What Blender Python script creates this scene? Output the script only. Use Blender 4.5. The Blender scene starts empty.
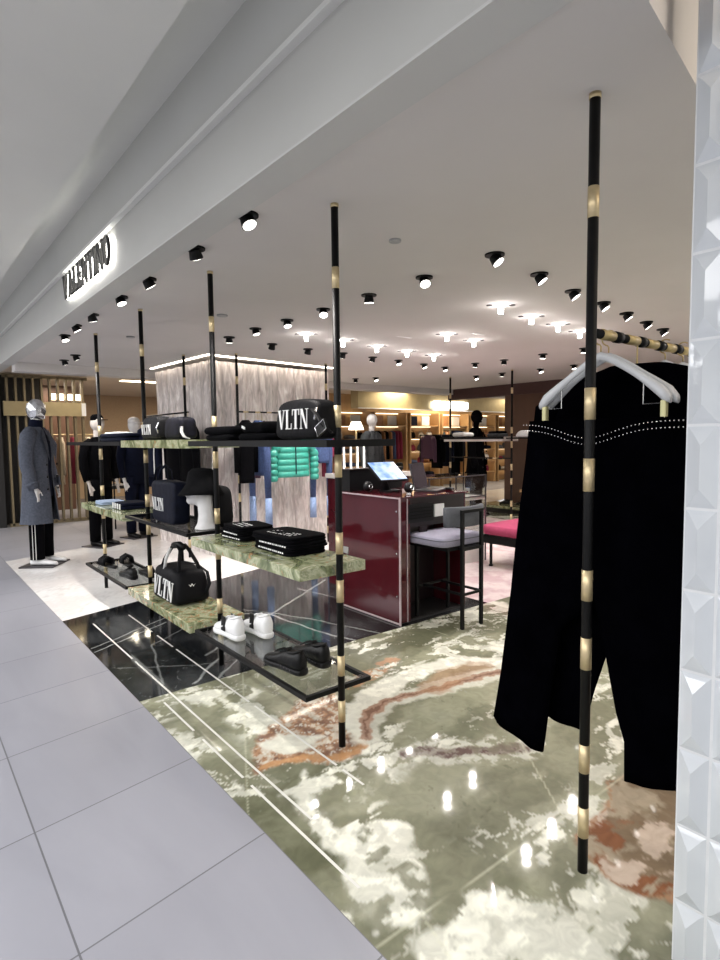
import bpy, bmesh, math, random
import numpy as np
from mathutils import Vector, Matrix
random.seed(7)
PI = math.pi
S = bpy.context.scene
COL = S.collection
H = 2.7425            # shop ceiling height

# ------------------------------------------------------------------ camera
f_px, pitch, roll, yaw = 580.25, 0.0717, -0.0118, 0.6768
F = Vector((math.sin(yaw)*math.cos(pitch), math.cos(yaw)*math.cos(pitch), -math.sin(pitch)))
Rt = Vector((math.cos(yaw), -math.sin(yaw), 0)); U = Rt.cross(F)
R2 = Rt*math.cos(roll) + U*math.sin(roll); U2 = U*math.cos(roll) - Rt*math.sin(roll)
cam = bpy.data.cameras.new('camera'); co = bpy.data.objects.new('camera', cam); COL.objects.link(co)
M = Matrix((R2, U2, -F)).transposed().to_4x4(); M.translation = (0, 0, 1.6)
co.matrix_world = M
cam.sensor_width = 36; cam.lens = f_px*36/960; cam.clip_start = .05; cam.clip_end = 100
S.camera = co
S.view_settings.view_transform = 'Standard'; S.view_settings.look = 'None'
S.view_settings.gamma = 1; S.view_settings.use_curve_mapping = False
S.view_settings.exposure = 0.62
try:
    S.cycles.max_bounces = 8; S.cycles.diffuse_bounces = 3; S.cycles.glossy_bounces = 3
    S.cycles.transparent_max_bounces = 12; S.cycles.use_denoising = True
    S.cycles.sample_clamp_indirect = 4
    S.cycles.caustics_reflective = False; S.cycles.caustics_refractive = False
except Exception: pass

# ------------------------------------------------------------------ materials
def srgb(r, g, b):
    def c(v):
        v /= 255
        return v/12.92 if v <= .04045 else ((v+.055)/1.055)**2.4
    return (c(r), c(g), c(b))
def nt(name):
    m = bpy.data.materials.new(name); m.use_nodes = True
    t = m.node_tree; b = t.nodes['Principled BSDF']
    return m, t, b
def setc(sock, c): sock.default_value = (c[0], c[1], c[2], 1)
def PM(name, col, rough=.6, metal=0, var=.12, scale=20, bump=0, bscale=60, coat=0, sheen=0, spec=None, stretch=(1, 1, 1)):
    """plain surface whose tone wanders a little with a noise"""
    m, t, b = nt(name); N = t.nodes; L = t.links
    tc = N.new('ShaderNodeTexCoord'); mp = N.new('ShaderNodeMapping'); mp.inputs['Scale'].default_value = stretch
    L.new(tc.outputs['Object'], mp.inputs[0])
    n = N.new('ShaderNodeTexNoise'); n.inputs['Scale'].default_value = scale; n.inputs['Detail'].default_value = 4
    L.new(mp.outputs[0], n.inputs['Vector'])
    r = N.new('ShaderNodeValToRGB')
    r.color_ramp.elements[0].position = .3; r.color_ramp.elements[1].position = .7
    r.color_ramp.elements[0].color = (*[c*(1-var) for c in col], 1)
    r.color_ramp.elements[1].color = (*[min(1, c*(1+var)) for c in col], 1)
    L.new(n.outputs['Fac'], r.inputs[0]); L.new(r.outputs[0], b.inputs['Base Color'])
    b.inputs['Roughness'].default_value = rough; b.inputs['Metallic'].default_value = metal
    b.inputs['Coat Weight'].default_value = coat
    if sheen: b.inputs['Sheen Weight'].default_value = sheen
    if spec is not None: b.inputs['Specular IOR Level'].default_value = spec
    if bump:
        n2 = N.new('ShaderNodeTexNoise'); n2.inputs['Scale'].default_value = bscale; n2.inputs['Detail'].default_value = 6
        L.new(mp.outputs[0], n2.inputs['Vector'])
        bp = N.new('ShaderNodeBump'); bp.inputs['Strength'].default_value = bump; bp.inputs['Distance'].default_value = .01
        L.new(n2.outputs['Fac'], bp.inputs['Height']); L.new(bp.outputs[0], b.inputs['Normal'])
    return m
def EM(name, col, s):
    m, t, b = nt(name)
    setc(b.inputs['Base Color'], (.8, .8, .8)); setc(b.inputs['Emission Color'], col); b.inputs['Emission Strength'].default_value = s
    return m
def GL(name, col=(1, 1, 1), rough=0.02, alpha=.18, ior=1.45):
    """thin clear sheet: mostly see-through with a mirror-like sheen"""
    m, t, b = nt(name); N = t.nodes; L = t.links
    tr = N.new('ShaderNodeBsdfTransparent'); setc(tr.inputs[0], col)
    gl = N.new('ShaderNodeBsdfGlossy'); gl.inputs['Roughness'].default_value = rough
    fr = N.new('ShaderNodeFresnel'); gg = N.new('ShaderNodeNewGeometry')      # same sheen from both sides of the sheet
    io = N.new('ShaderNodeMapRange'); io.inputs[3].default_value = ior; io.inputs[4].default_value = 1/ior
    L.new(gg.outputs['Backfacing'], io.inputs[0]); L.new(io.outputs[0], fr.inputs[0])
    ad = N.new('ShaderNodeMath'); ad.operation = 'ADD'; ad.inputs[1].default_value = alpha*.3; ad.use_clamp = True
    mx = N.new('ShaderNodeMixShader')
    L.new(fr.outputs[0], ad.inputs[0]); L.new(ad.outputs[0], mx.inputs[0]); L.new(tr.outputs[0], mx.inputs[1]); L.new(gl.outputs[0], mx.inputs[2])
    L.new(mx.outputs[0], t.nodes['Material Output'].inputs[0])
    return m
def ONYX(name, scale=3.0, top_brown=.35, off=0):
    m, t, b = nt(name); N = t.nodes; L = t.links
    tc = N.new('ShaderNodeTexCoord'); mp = N.new('ShaderNodeMapping'); mp.inputs['Location'].default_value = (off, off*.7, 0)
    L.new(tc.outputs['Object'], mp.inputs[0])
    n = N.new('ShaderNodeTexNoise'); n.inputs['Scale'].default_value = scale; n.inputs['Detail'].default_value = 8; n.inputs['Distortion'].default_value = 1.6; n.inputs['Roughness'].default_value = .62
    L.new(mp.outputs[0], n.inputs['Vector'])
    r = N.new('ShaderNodeValToRGB'); e = r.color_ramp.elements
    e[0].position = .30; e[0].color = (*srgb(62, 70, 46), 1); e[1].position = .70; e[1].color = (*srgb(214, 212, 186), 1)
    for p, c in ((.42, srgb(104, 112, 80)), (.5, srgb(140, 146, 110)), (.56, srgb(176, 178, 148)), (.62, srgb(128, 134, 98))):
        q = e.new(p); q.color = (*c, 1)
    L.new(n.outputs['Fac'], r.inputs[0])
    n2 = N.new('ShaderNodeTexNoise'); n2.inputs['Scale'].default_value = scale*2.1; n2.inputs['Detail'].default_value = 6; n2.inputs['Distortion'].default_value = 2.2
    L.new(mp.outputs[0], n2.inputs['Vector'])
    r2 = N.new('ShaderNodeValToRGB'); r2.color_ramp.elements[0].position = .62-top_brown*.35; r2.color_ramp.elements[1].position = .70-top_brown*.3
    r2.color_ramp.elements[0].color = (0, 0, 0, 1); r2.color_ramp.elements[1].color = (1, 1, 1, 1)
    L.new(n2.outputs['Fac'], r2.inputs[0])
    mx = N.new('ShaderNodeMix'); mx.data_type = 'RGBA'; mx.inputs[7].default_value = (*srgb(170, 122, 84), 1)
    L.new(r2.outputs[0], mx.inputs[0]); L.new(r.outputs[0], mx.inputs[6]); L.new(mx.outputs[2], b.inputs['Base Color'])
    b.inputs['Roughness'].default_value = .12
    return m
def SLAB(name, rough=.05, amp=.25, spec=.5):
    """polished stone whose veins are stored in the slab's own colour attribute, plus fine grain"""
    m, t, b = nt(name); N = t.nodes; L = t.links
    a = N.new('ShaderNodeVertexColor'); a.layer_name = 'stone'
    tc = N.new('ShaderNodeTexCoord')
    n = N.new('ShaderNodeTexNoise'); n.inputs['Scale'].default_value = 14; n.inputs['Detail'].default_value = 8; n.inputs['Distortion'].default_value = 1.2
    L.new(tc.outputs['Object'], n.inputs['Vector'])
    mr = N.new('ShaderNodeMapRange'); mr.inputs[1].default_value = .3; mr.inputs[2].default_value = .7; mr.inputs[3].default_value = 1-amp; mr.inputs[4].default_value = 1+amp*.6
    L.new(n.outputs['Fac'], mr.inputs[0])
    mx = N.new('ShaderNodeMix'); mx.data_type = 'RGBA'; mx.blend_type = 'MULTIPLY'; mx.inputs[0].default_value = 1
    L.new(a.outputs[0], mx.inputs[6]); L.new(mr.outputs[0], mx.inputs[7]); L.new(mx.outputs[2], b.inputs['Base Color'])
    b.inputs['Roughness'].default_value = rough; b.inputs['Specular IOR Level'].default_value = spec
    return m

MT = {}
MT['black_metal'] = PM('black_metal', (.003, .003, .0033), .5, 0, .2, spec=.18)
MT['brass'] = PM('brass', srgb(200, 182, 144), .42, .65, .05)
MT['rail_brass'] = PM('aged_brass', srgb(176, 158, 112), .45, .6, .1)
MT['chrome'] = PM('chrome', (.75, .75, .76), .15, 1, .04)
MT['onyx'] = ONYX('green_onyx', 5, .0)
MT['onyx2'] = ONYX('green_onyx_brown', 7, .18, 3)
MT['glass'] = GL('clear_glass', (.93, .95, .94))
MT['smoke'] = GL('smoked_glass', (.62, .63, .64), .02, .35)
MT['black_cloth'] = PM('black_cloth', (.0018, .0018, .0025), .95, 0, .3, 30, .3, 90, spec=.06)
MT['black_velvet'] = PM('black_velvet', (.0007, .0007, .0012), 1, 0, .3, 10, spec=0)
MT['black_nylon'] = PM('black_nylon', (.0018, .0018, .0028), .6, 0, .3, 20, .5, 18, spec=.16)
MT['navy_nylon'] = PM('navy_nylon', (.0028, .004, .011), .65, 0, .3, 20, .4, 18, spec=.14)
MT['navy_cloth'] = PM('navy_cloth', (.0035, .005, .014), .9, 0, .2, spec=.1)
MT['black_leather'] = PM('black_leather', (.002, .002, .002), .42, 0, .3, 30, .3, 40, spec=.25)
MT['felt'] = PM('charcoal_felt', (.005, .005, .0055), .95, 0, .25, 30, .2, 80, spec=.1)
MT['white_print'] = PM('white_print', (.78, .78, .76), .6, 0, .05)
MT['white_leather'] = PM('white_leather', (.80, .80, .80), .35, 0, .03)
MT['white_paint'] = PM('white_paint', (.78, .78, .77), .5, 0, .03)
MT['hanger_white'] = PM('hanger_white', (.50, .51, .52), .4, 0, .03)
MT['bust_white'] = PM('mannequin_white', (.62, .61, .60), .45, 0, .05)
MT['grey_wool'] = PM('grey_wool', (.070, .078, .100), .9, 0, .2, 40, .3, 120, spec=.2)
MT['grey_knit'] = PM('dark_grey_knit', (.05, .055, .06), .95, 0, .2, 40)
MT['blue_shirt'] = PM('pale_blue_cotton', (.30, .38, .52), .8, 0, .1)
MT['silver'] = PM('silver_foil', (.55, .56, .58), .22, .85, .3, 14, .5, 14)
MT['burgundy'] = PM('burgundy_lacquer', (.060, .006, .010), .06, 0, .12, 4, coat=.15, spec=.4)
MT['burgundy_dark'] = PM('burgundy_matt', (.010, .003, .004), .4, 0, .1)
MT['lavender'] = PM('lavender_grey_wool', (.27, .26, .33), .9, 0, .06, 80)
MT['slate'] = PM('slate_grey_wool', (.10, .105, .12), .9, 0, .08, 80)
MT['pink'] = PM('raspberry_velvet', (.33, .04, .10), .9, 0, .1, 20)
MT['green_puffer'] = PM('teal_green_nylon', (.03, .26, .20), .4, 0, .12, 30)
MT['denim'] = PM('denim', (.035, .06, .15), .85, 0, .25, 40)
MT['pale_denim'] = PM('pale_denim', (.22, .30, .48), .85, 0, .15, 40)
MT['maroon'] = PM('raspberry_knit', (.20, .015, .045), .9, 0, .15, 40)
MT['plum'] = PM('plum_cloth', (.07, .03, .06), .9, 0, .15, 40)
MT['beige_cloth'] = PM('beige_cloth', (.42, .36, .28), .9, 0, .15, 40)
MT['tan'] = PM('tan_leather', (.30, .14, .06), .5, 0, .2)
MT['gold_panel'] = PM('brushed_gold', srgb(160, 146, 112), .4, .5, .08, 6)
MT['slat'] = PM('bronze_slat', srgb(128, 116, 92), .45, .4, .1)
MT['brown_wall'] = PM('brown_wood', srgb(84, 58, 44), .5, 0, .15, 3, stretch=(1, 1, .15))
MT['dark_wall'] = PM('dark_lacquer', (.012, .011, .011), .5, 0, .1)
MT['oak'] = PM('lit_oak', srgb(176, 142, 100), .5, 0, .15, 5, stretch=(1, 1, .2))
MT['beige_wall'] = PM('beige_wall', srgb(188, 162, 132), .7, 0, .05)
MT['screen_black'] = PM('black_plastic', (.006, .006, .007), .4, 0, .1, spec=.3)
MT['laptop_grey'] = PM('graphite_metal', (.06, .055, .06), .4, .4, .1)
MT['clip'] = PM('pale_gold_clip', srgb(190, 186, 140), .35, .35, .1)
MT['skin_wax'] = PM('pale_mannequin', (.55, .50, .46), .5, 0, .05)
MT['pale_strip'] = PM('pale_floor_strip', (.62, .61, .56), .35, 0, .03)
MT['marble_white'] = PM('white_marble', (.62, .58, .55), .15, 0, .12, 4)
MT['lens'] = EM('lamp_lens', (1, .96, .9), 6)
MT['dimlens'] = EM('far_lamp_lens', (1, .94, .86), 5)
MT['crystal'] = EM('crystal_lamp_glow', (1, .95, .93), 18)
MT['cove'] = EM('cove_glow', (1, .90, .76), 5.5)
MT['halo'] = EM('sign_back_glow', (1, .98, .92), 9)
MT['warm'] = EM('warm_strip', (1, .80, .55), 2.6)
MT['signlit'] = EM('lit_sign_face', (1, .97, .92), 7)
MT['warmlamp'] = EM('warm_lamp', (1, .82, .55), 5)
def scr():
    m, t, b = nt('screen_picture'); N = t.nodes; L = t.links
    tc = N.new('ShaderNodeTexCoord'); n = N.new('ShaderNodeTexNoise'); n.inputs['Scale'].default_value = 9
    L.new(tc.outputs['Object'], n.inputs['Vector'])
    r = N.new('ShaderNodeValToRGB'); r.color_ramp.elements[0].position = .35; r.color_ramp.elements[1].position = .6
    r.color_ramp.elements[0].color = (*srgb(80, 130, 205), 1); r.color_ramp.elements[1].color = (*srgb(190, 212, 240), 1)
    L.new(n.outputs['Fac'], r.inputs[0]); setc(b.inputs['Base Color'], (.02, .02, .02)); L.new(r.outputs[0], b.inputs['Emission Color'])
    b.inputs['Emission Strength'].default_value = 1.0; b.inputs['Roughness'].default_value = .15
    return m
MT['screen'] = scr()

# ------------------------------------------------------------------ mesh builder
class MB:
    def __init__(s): s.v = []; s.f = []
    def add(s, vs, fs):
        o = len(s.v); s.v += [tuple(map(float, v)) for v in vs]; s.f += [[o+i for i in f] for f in fs]; return s
    def box(s, x0, x1, y0, y1, z0, z1):
        vs = [(x, y, z) for z in (z0, z1) for y in (y0, y1) for x in (x0, x1)]
        return s.add(vs, [(0, 2, 3, 1), (4, 5, 7, 6), (0, 1, 5, 4), (2, 6, 7, 3), (0, 4, 6, 2), (1, 3, 7, 5)])
    def obox(s, c, h, rz=0, rx=0, ry=0):
        Mx = Matrix.Rotation(rz, 3, 'Z') @ Matrix.Rotation(ry, 3, 'Y') @ Matrix.Rotation(rx, 3, 'X'); c = Vector(c)
        vs = [c + Mx @ Vector((sx*h[0], sy*h[1], sz*h[2])) for sz in (-1, 1) for sy in (-1, 1) for sx in (-1, 1)]
        return s.add(vs, [(0, 2, 3, 1), (4, 5, 7, 6), (0, 1, 5, 4), (2, 6, 7, 3), (0, 4, 6, 2), (1, 3, 7, 5)])
    def loft(s, rings, cap=True, closed=False):
        n = len(rings[0]); vs = [p for r in rings for p in r]; fs = []
        m = len(rings)
        for i in range(m if closed else m-1):
            for j in range(n):
                a = i*n+j; b = i*n+(j+1) % n; k = (i+1) % m
                fs.append((a, b, k*n+(j+1) % n, k*n+j))
        if cap and not closed:
            fs.append(tuple(range(n-1, -1, -1))); fs.append(tuple((m-1)*n+j for j in range(n)))
        return s.add(vs, fs)
    def tube(s, pts, r, n=10, cap=True, flat=1.0, closed=False):
        pts = [Vector(p) for p in pts]; rs = r if isinstance(r, (list, tuple)) else [r]*len(pts)
        rings = []; up = None
        for i, p in enumerate(pts):
            if closed: d = pts[(i+1) % len(pts)]-pts[i-1]
            else: d = (pts[min(i+1, len(pts)-1)]-pts[max(i-1, 0)])
            d.normalize()
            if up is None: up = Vector((0, 0, 1)) if abs(d.z) < .9 else Vector((0, 1, 0))
            a = d.cross(up).normalized(); b = a.cross(d).normalized(); up = b
            rings.append([p + a*math.cos(t)*rs[i] + b*math.sin(t)*rs[i]*flat for t in [2*PI*k/n for k in range(n)]])
        return s.loft(rings, cap, closed)
    def cyl(s, p0, p1, r, n=16, r1=None): return s.tube([p0, p1], [r, r if r1 is None else r1], n)
    def lathe(s, prof, c, n=24, sx=1, sy=1):
        rings = [[(c[0]+r*sx*math.cos(2*PI*k/n), c[1]+r*sy*math.sin(2*PI*k/n), c[2]+z) for k in range(n)] for r, z in prof]
        return s.loft(rings)
    def ell(s, c, r, n=16, m=10):
        prof = [(max(1e-4, math.sin(PI*i/m)), -math.cos(PI*i/m)) for i in range(m+1)]
        rings = [[(c[0]+q*r[0]*math.cos(2*PI*k/n), c[1]+q*r[1]*math.sin(2*PI*k/n), c[2]+z*r[2]) for k in range(n)] for q, z in prof]
        return s.loft(rings)
    def prism(s, poly, z0, z1):
        n = len(poly)
        return s.add([(x, y, z0) for x, y in poly]+[(x, y, z1) for x, y in poly],
                     [tuple(range(n-1, -1, -1)), tuple(range(n, 2*n))]+[(i, (i+1) % n, n+(i+1) % n, n+i) for i in range(n)])
    def xf(s, fn): s.v = [tuple(fn(Vector(v))) for v in s.v]; return s
    def rot(s, c, rz=0, rx=0, ry=0):
        Mx = Matrix.Rotation(rz, 3, 'Z') @ Matrix.Rotation(ry, 3, 'Y') @ Matrix.Rotation(rx, 3, 'X'); c = Vector(c)
        return s.xf(lambda v: c + Mx @ (v-c))

BASE = {}
def obj(name, mb, mat, parent=None, smooth=False, bevel=0, base=None, remesh=0, sm=0, subd=0):
    """ONE mesh object. World coordinates in; shifted to the thing's base."""
    me = bpy.data.meshes.new(name)
    if parent is not None: b = BASE[parent.name]
    elif base is not None: b = Vector(base)
    else:
        a = np.array(mb.v); b = Vector(((a[:, 0].min()+a[:, 0].max())/2, (a[:, 1].min()+a[:, 1].max())/2, a[:, 2].min()))
    me.from_pydata([(v[0]-b[0], v[1]-b[1], v[2]-b[2]) for v in mb.v], [], mb.f)
    bm = bmesh.new(); bm.from_mesh(me)
    bmesh.ops.recalc_face_normals(bm, faces=bm.faces)
    if bevel:
        bmesh.ops.bevel(bm, geom=[e for e in bm.edges if len(e.link_faces) == 2 and e.calc_face_angle(0) > .6], offset=bevel, segments=2, affect='EDGES', clamp_overlap=True)
    bm.to_mesh(me); bm.free()
    if smooth:
        for p in me.polygons: p.use_smooth = True
    o = bpy.data.objects.new(name, me); COL.objects.link(o)
    m = MT[mat] if isinstance(mat, str) else mat
    me.materials.append(m)
    if remesh or sm or subd:
        if remesh:
            d = o.modifiers.new('r', 'REMESH'); d.mode = 'VOXEL'; d.voxel_size = remesh; d.use_smooth_shade = True
        if sm:
            d = o.modifiers.new('s', 'SMOOTH'); d.iterations = sm; d.factor = .5
        if subd:
            d = o.modifiers.new('u', 'SUBSURF'); d.levels = subd; d.render_levels = subd
        bpy.context.view_layer.update()
        me2 = bpy.data.meshes.new_from_object(o.evaluated_get(bpy.context.evaluated_depsgraph_get()))
        o.modifiers.clear(); o.data = me2; me2.name = name
        if not me2.materials: me2.materials.append(m)
        for p in me2.polygons: p.use_smooth = True
    if parent is not None: o.parent = parent; BASE[o.name] = BASE[parent.name]
    else: o.location = b; BASE[o.name] = b
    return o
def tag(o, label, cat, group=None, kind=None):
    if label: o['label'] = label
    if cat: o['category'] = cat
    if group: o['group'] = group
    if kind: o['kind'] = kind
    return o
def thing(name, loc, label, cat, group=None):
    o = bpy.data.objects.new(name, None); o.empty_display_size = .1; COL.objects.link(o)
    o.location = loc; BASE[o.name] = Vector(loc)
    return tag(o, label, cat, group)
def struct(name, mb, mat, **k):
    o = obj(name, mb, mat, **k); o['kind'] = 'structure'; return o
def dup(root, loc, label, rz=None, group=None, scale=None):
    r = root.copy(); COL.objects.link(r); r.location = loc; r['label'] = label
    if rz is not None: r.rotation_euler = (0, 0, rz)
    if group: r['group'] = group
    if scale: r.scale = scale
    for ch in list(root.children):
        c = ch.copy(); COL.objects.link(c); c.parent = r
        for g in list(ch.children):
            d = g.copy(); COL.objects.link(d); d.parent = c
    return r
def ordn(i): return ['nearest', 'second', 'third', 'fourth', 'fifth', 'sixth', 'seventh', 'eighth', 'ninth', 'tenth', 'eleventh', 'twelfth'][i]

# ------------------------------------------------------------------ letters (narrow high-contrast roman capitals)
def R_(x0, y0, x1, y1): return [(x0, y0), (x1, y0), (x1, y1), (x0, y1)]
def ring_polys(w):
    out = []; n = 20
    for k in range(n):
        a, b = 2*PI*k/n, 2*PI*(k+1)/n
        P = lambda t, rx, ry: (w/2+rx*math.cos(t), .5+ry*math.sin(t))
        out.append([P(a, w/2, .51), P(b, w/2, .51), P(b, w/2-.18, .475), P(a, w/2-.18, .475)])
    return out
GLY = {
 'V': (.90, [[(.08, 1), (.42, 0), (.52, 0), (.30, 1)], [(.46, 0), (.52, 0), (.82, 1), (.75, 1)], R_(0, .96, .38, 1), R_(.64, .96, .92, 1)]),
 'L': (.72, [R_(.09, 0, .28, 1), R_(0, .96, .38, 1), R_(0, 0, .70, .045), [(.66, 0), (.72, 0), (.72, .30), (.69, .30)]]),
 'T': (.82, [R_(.32, 0, .51, 1), R_(0, .955, .82, 1), [(0, .70), (.03, .70), (.07, .96), (0, .96)], [(.79, .70), (.82, .70), (.82, .96), (.75, .96)], R_(.22, 0, .61, .04)]),
 'N': (.94, [R_(.11, 0, .16, 1), R_(.77, 0, .82, 1), [(.05, 1), (.72, 0), (.82, 0), (.28, 1)], R_(0, 0, .28, .04), R_(.65, .96, .94, 1)]),
 'A': (.90, [[(.08, 0), (.14, 0), (.46, 1), (.40, 1)], [(.38, 1), (.50, 1), (.86, 0), (.64, 0)], R_(.20, .30, .68, .345), R_(0, 0, .26, .04), R_(.54, 0, .92, .04)]),
 'E': (.72, [R_(.09, 0, .28, 1), R_(0, .955, .68, 1), R_(0, 0, .72, .045), R_(.2, .49, .5, .535), R_(.47, .38, .50, .64), [(.66, 0), (.72, 0), (.72, .28), (.69, .28)], [(.64, .74), (.68, .74), (.68, 1), (.62, 1)]]),
 'I': (.40, [R_(.10, 0, .29, 1), R_(0, .96, .39, 1), R_(0, 0, .39, .04)]),
 'O': (.80, ring_polys(.80)),
}
def lettering(mb, s, o, u, v, n, h, depth=.002, cond=1.0, gap=.10):
    o, u, v, n = map(Vector, (o, u, v, n)); x = 0
    for ch in s:
        w, polys = GLY[ch]
        for p in polys:
            k = len(p)
            a = [o + u*((x+q[0])*h*cond) + v*(q[1]*h) for q in p]; b = [q + n*depth for q in a]
            mb.add(a+b, [tuple(range(k-1, -1, -1)), tuple(range(k, 2*k))]+[(i, (i+1) % k, k+(i+1) % k, k+i) for i in range(k)])
        x += w+gap
    return (x-gap)*h*cond

# ------------------------------------------------------------------ numpy noise for stone patterns
def vn(x, y, sc, seed):
    rs = np.random.RandomState(seed); T = rs.rand(256, 256)
    X = x*sc+1000; Y = y*sc+1000; xi = np.floor(X).astype(int); yi = np.floor(Y).astype(int); fx = X-xi; fy = Y-yi
    fx = fx*fx*(3-2*fx); fy = fy*fy*(3-2*fy)
    g = lambda a, b: T[a % 256, b % 256]
    return (g(xi, yi)*(1-fx)+g(xi+1, yi)*fx)*(1-fy)+(g(xi, yi+1)*(1-fx)+g(xi+1, yi+1)*fx)*fy
def fbm(x, y, sc, seed, o=5, g=.55):
    s = 0; a = 1; t = 0
    for i in range(o): s = s+a*vn(x, y, sc*2**i, seed+i*13); t += a; a *= g
    return s/t
def sst(a, b, x): t = np.clip((x-a)/(b-a), 0, 1); return t*t*(3-2*t)
def dseg(x, y, pts):
    d = np.full(x.shape, 9.)
    for (ax, ay), (bx, by) in zip(pts[:-1], pts[1:]):
        t = np.clip(((x-ax)*(bx-ax)+(y-ay)*(by-ay))/((bx-ax)**2+(by-ay)**2+1e-9), 0, 1)
        d = np.minimum(d, np.hypot(x-ax-t*(bx-ax), y-ay-t*(by-ay)))
    return d
def inpoly(x, y, P):
    c = np.zeros(x.shape, bool); j = len(P)-1
    for i in range(len(P)):
        xi, yi = P[i]; xj, yj = P[j]
        c ^= ((yi > y) != (yj > y)) & (x < (xj-xi)*(y-yi)/(yj-yi+1e-12)+xi); j = i
    return c
def sdp(x, y, P): d = dseg(x, y, P+[P[0]]); return np.where(inpoly(x, y, P), -d, d)
def slab(name, q, res, fn, mat):
    """four corners (counter-clockwise) -> fine grid lying on z=0 with its stone pattern as a colour attribute"""
    (x0, y0), (x1, y1), (x2, y2), (x3, y3) = q
    nu = max(2, int(math.hypot(x1-x0, y1-y0)/res)); nv = max(2, int(math.hypot(x3-x0, y3-y0)/res))
    u, v = np.meshgrid(np.linspace(0, 1, nu), np.linspace(0, 1, nv))
    X = (1-u)*(1-v)*x0+u*(1-v)*x1+u*v*x2+(1-u)*v*x3; Y = (1-u)*(1-v)*y0+u*(1-v)*y1+u*v*y2+(1-u)*v*y3
    n = nu*nv; me = bpy.data.meshes.new(name)
    I = np.arange(n).reshape(nv, nu); fa = np.stack([I[:-1, :-1], I[:-1, 1:], I[1:, 1:], I[1:, :-1]], -1).reshape(-1, 4)
    vs = np.zeros((n, 3)); vs[:, 0] = X.ravel(); vs[:, 1] = Y.ravel()
    me.vertices.add(n); me.vertices.foreach_set('co', vs.ravel())
    me.loops.add(fa.size); me.loops.foreach_set('vertex_index', fa.ravel().astype(np.int32))
    me.polygons.add(len(fa)); me.polygons.foreach_set('loop_start', np.arange(0, fa.size, 4, dtype=np.int32))
    me.update(calc_edges=True); me.validate()
    c = np.ones((n, 4), dtype=np.float32); c[:, :3] = np.clip(fn(X.ravel(), Y.ravel()), 0, 1)
    at = me.color_attributes.new('stone', 'FLOAT_COLOR', 'POINT'); at.data.foreach_set('color', c.ravel())
    me.materials.append(mat); o = bpy.data.objects.new(name, me); COL.objects.link(o); o['kind'] = 'structure'
    return o
def mixc(a, b, t): return a*(1-t[:, None])+np.array(b)[None, :]*t[:, None]
# ================================================================== THE SETTING
# ---- corridor floor: large grey tiles, rows running slightly askew
def tile_mat():
    m, t, b = nt('grey_tile'); N = t.nodes; L = t.links
    def mth(op, a, b_=None, c_=None):
        n = N.new('ShaderNodeMath'); n.operation = op
        for i, v in enumerate((a, b_, c_)):
            if v is None: continue
            if isinstance(v, (int, float)): n.inputs[i].default_value = v
            else: L.new(v, n.inputs[i])
        return n.outputs[0]
    g = N.new('ShaderNodeNewGeometry'); sp = N.new('ShaderNodeSeparateXYZ'); L.new(g.outputs['Position'], sp.inputs[0])
    x, y = sp.outputs[0], sp.outputs[1]
    u = mth('DIVIDE', mth('SUBTRACT', x, .37), .73)
    v = mth('DIVIDE', mth('SUBTRACT', mth('SUBTRACT', y, mth('MULTIPLY', mth('SUBTRACT', x, .37), .17)), 1.89), .73)
    du = mth('ABSOLUTE', mth('SUBTRACT', mth('FRACT', mth('ADD', u, .5)), .5)); dv = mth('ABSOLUTE', mth('SUBTRACT', mth('FRACT', mth('ADD', v, .5)), .5))
    gap = mth('LESS_THAN', mth('MINIMUM', du, dv), .0045)
    cb = N.new('ShaderNodeCombineXYZ'); L.new(mth('ROUND', mth('SUBTRACT', u, .5)), cb.inputs[0]); L.new(mth('ROUND', mth('SUBTRACT', v, .5)), cb.inputs[1])
    wn = N.new('ShaderNodeTexWhiteNoise'); L.new(cb.outputs[0], wn.inputs[0])
    n = N.new('ShaderNodeTexNoise'); n.inputs['Scale'].default_value = 1.5; n.inputs['Detail'].default_value = 6; n.inputs['Distortion'].default_value = 1
    mp = N.new('ShaderNodeMapping'); mp.inputs['Scale'].default_value = (2.2, .6, 1); mp.inputs['Rotation'].default_value = (0, 0, .5); L.new(g.outputs['Position'], mp.inputs[0]); L.new(mp.outputs[0], n.inputs['Vector'])
    tone = mth('ADD', mth('MULTIPLY', wn.outputs[0], .05), mth('MULTIPLY', n.outputs['Fac'], .16))
    r = N.new('ShaderNodeValToRGB'); r.color_ramp.elements[0].position = 0; r.color_ramp.elements[1].position = .25
    r.color_ramp.elements[0].color = (*srgb(128, 128, 135), 1); r.color_ramp.elements[1].color = (*srgb(156, 156, 163), 1)
    L.new(tone, r.inputs[0])
    mx = N.new('ShaderNodeMix'); mx.data_type = 'RGBA'; mx.inputs[7].default_value = (*srgb(96, 96, 100), 1)
    L.new(gap, mx.inputs[0]); L.new(r.outputs[0], mx.inputs[6]); L.new(mx.outputs[2], b.inputs['Base Color'])
    b.inputs['Roughness'].default_value = .36
    return m
struct('floor', MB().prism([(-7, -4), (1.10, -4), (1.10, 9.02), (7, 11.1), (22, 11.1), (22, 19), (-7, 19)], -.02, 0), tile_mat(), base=(0, 0, 0))

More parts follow.
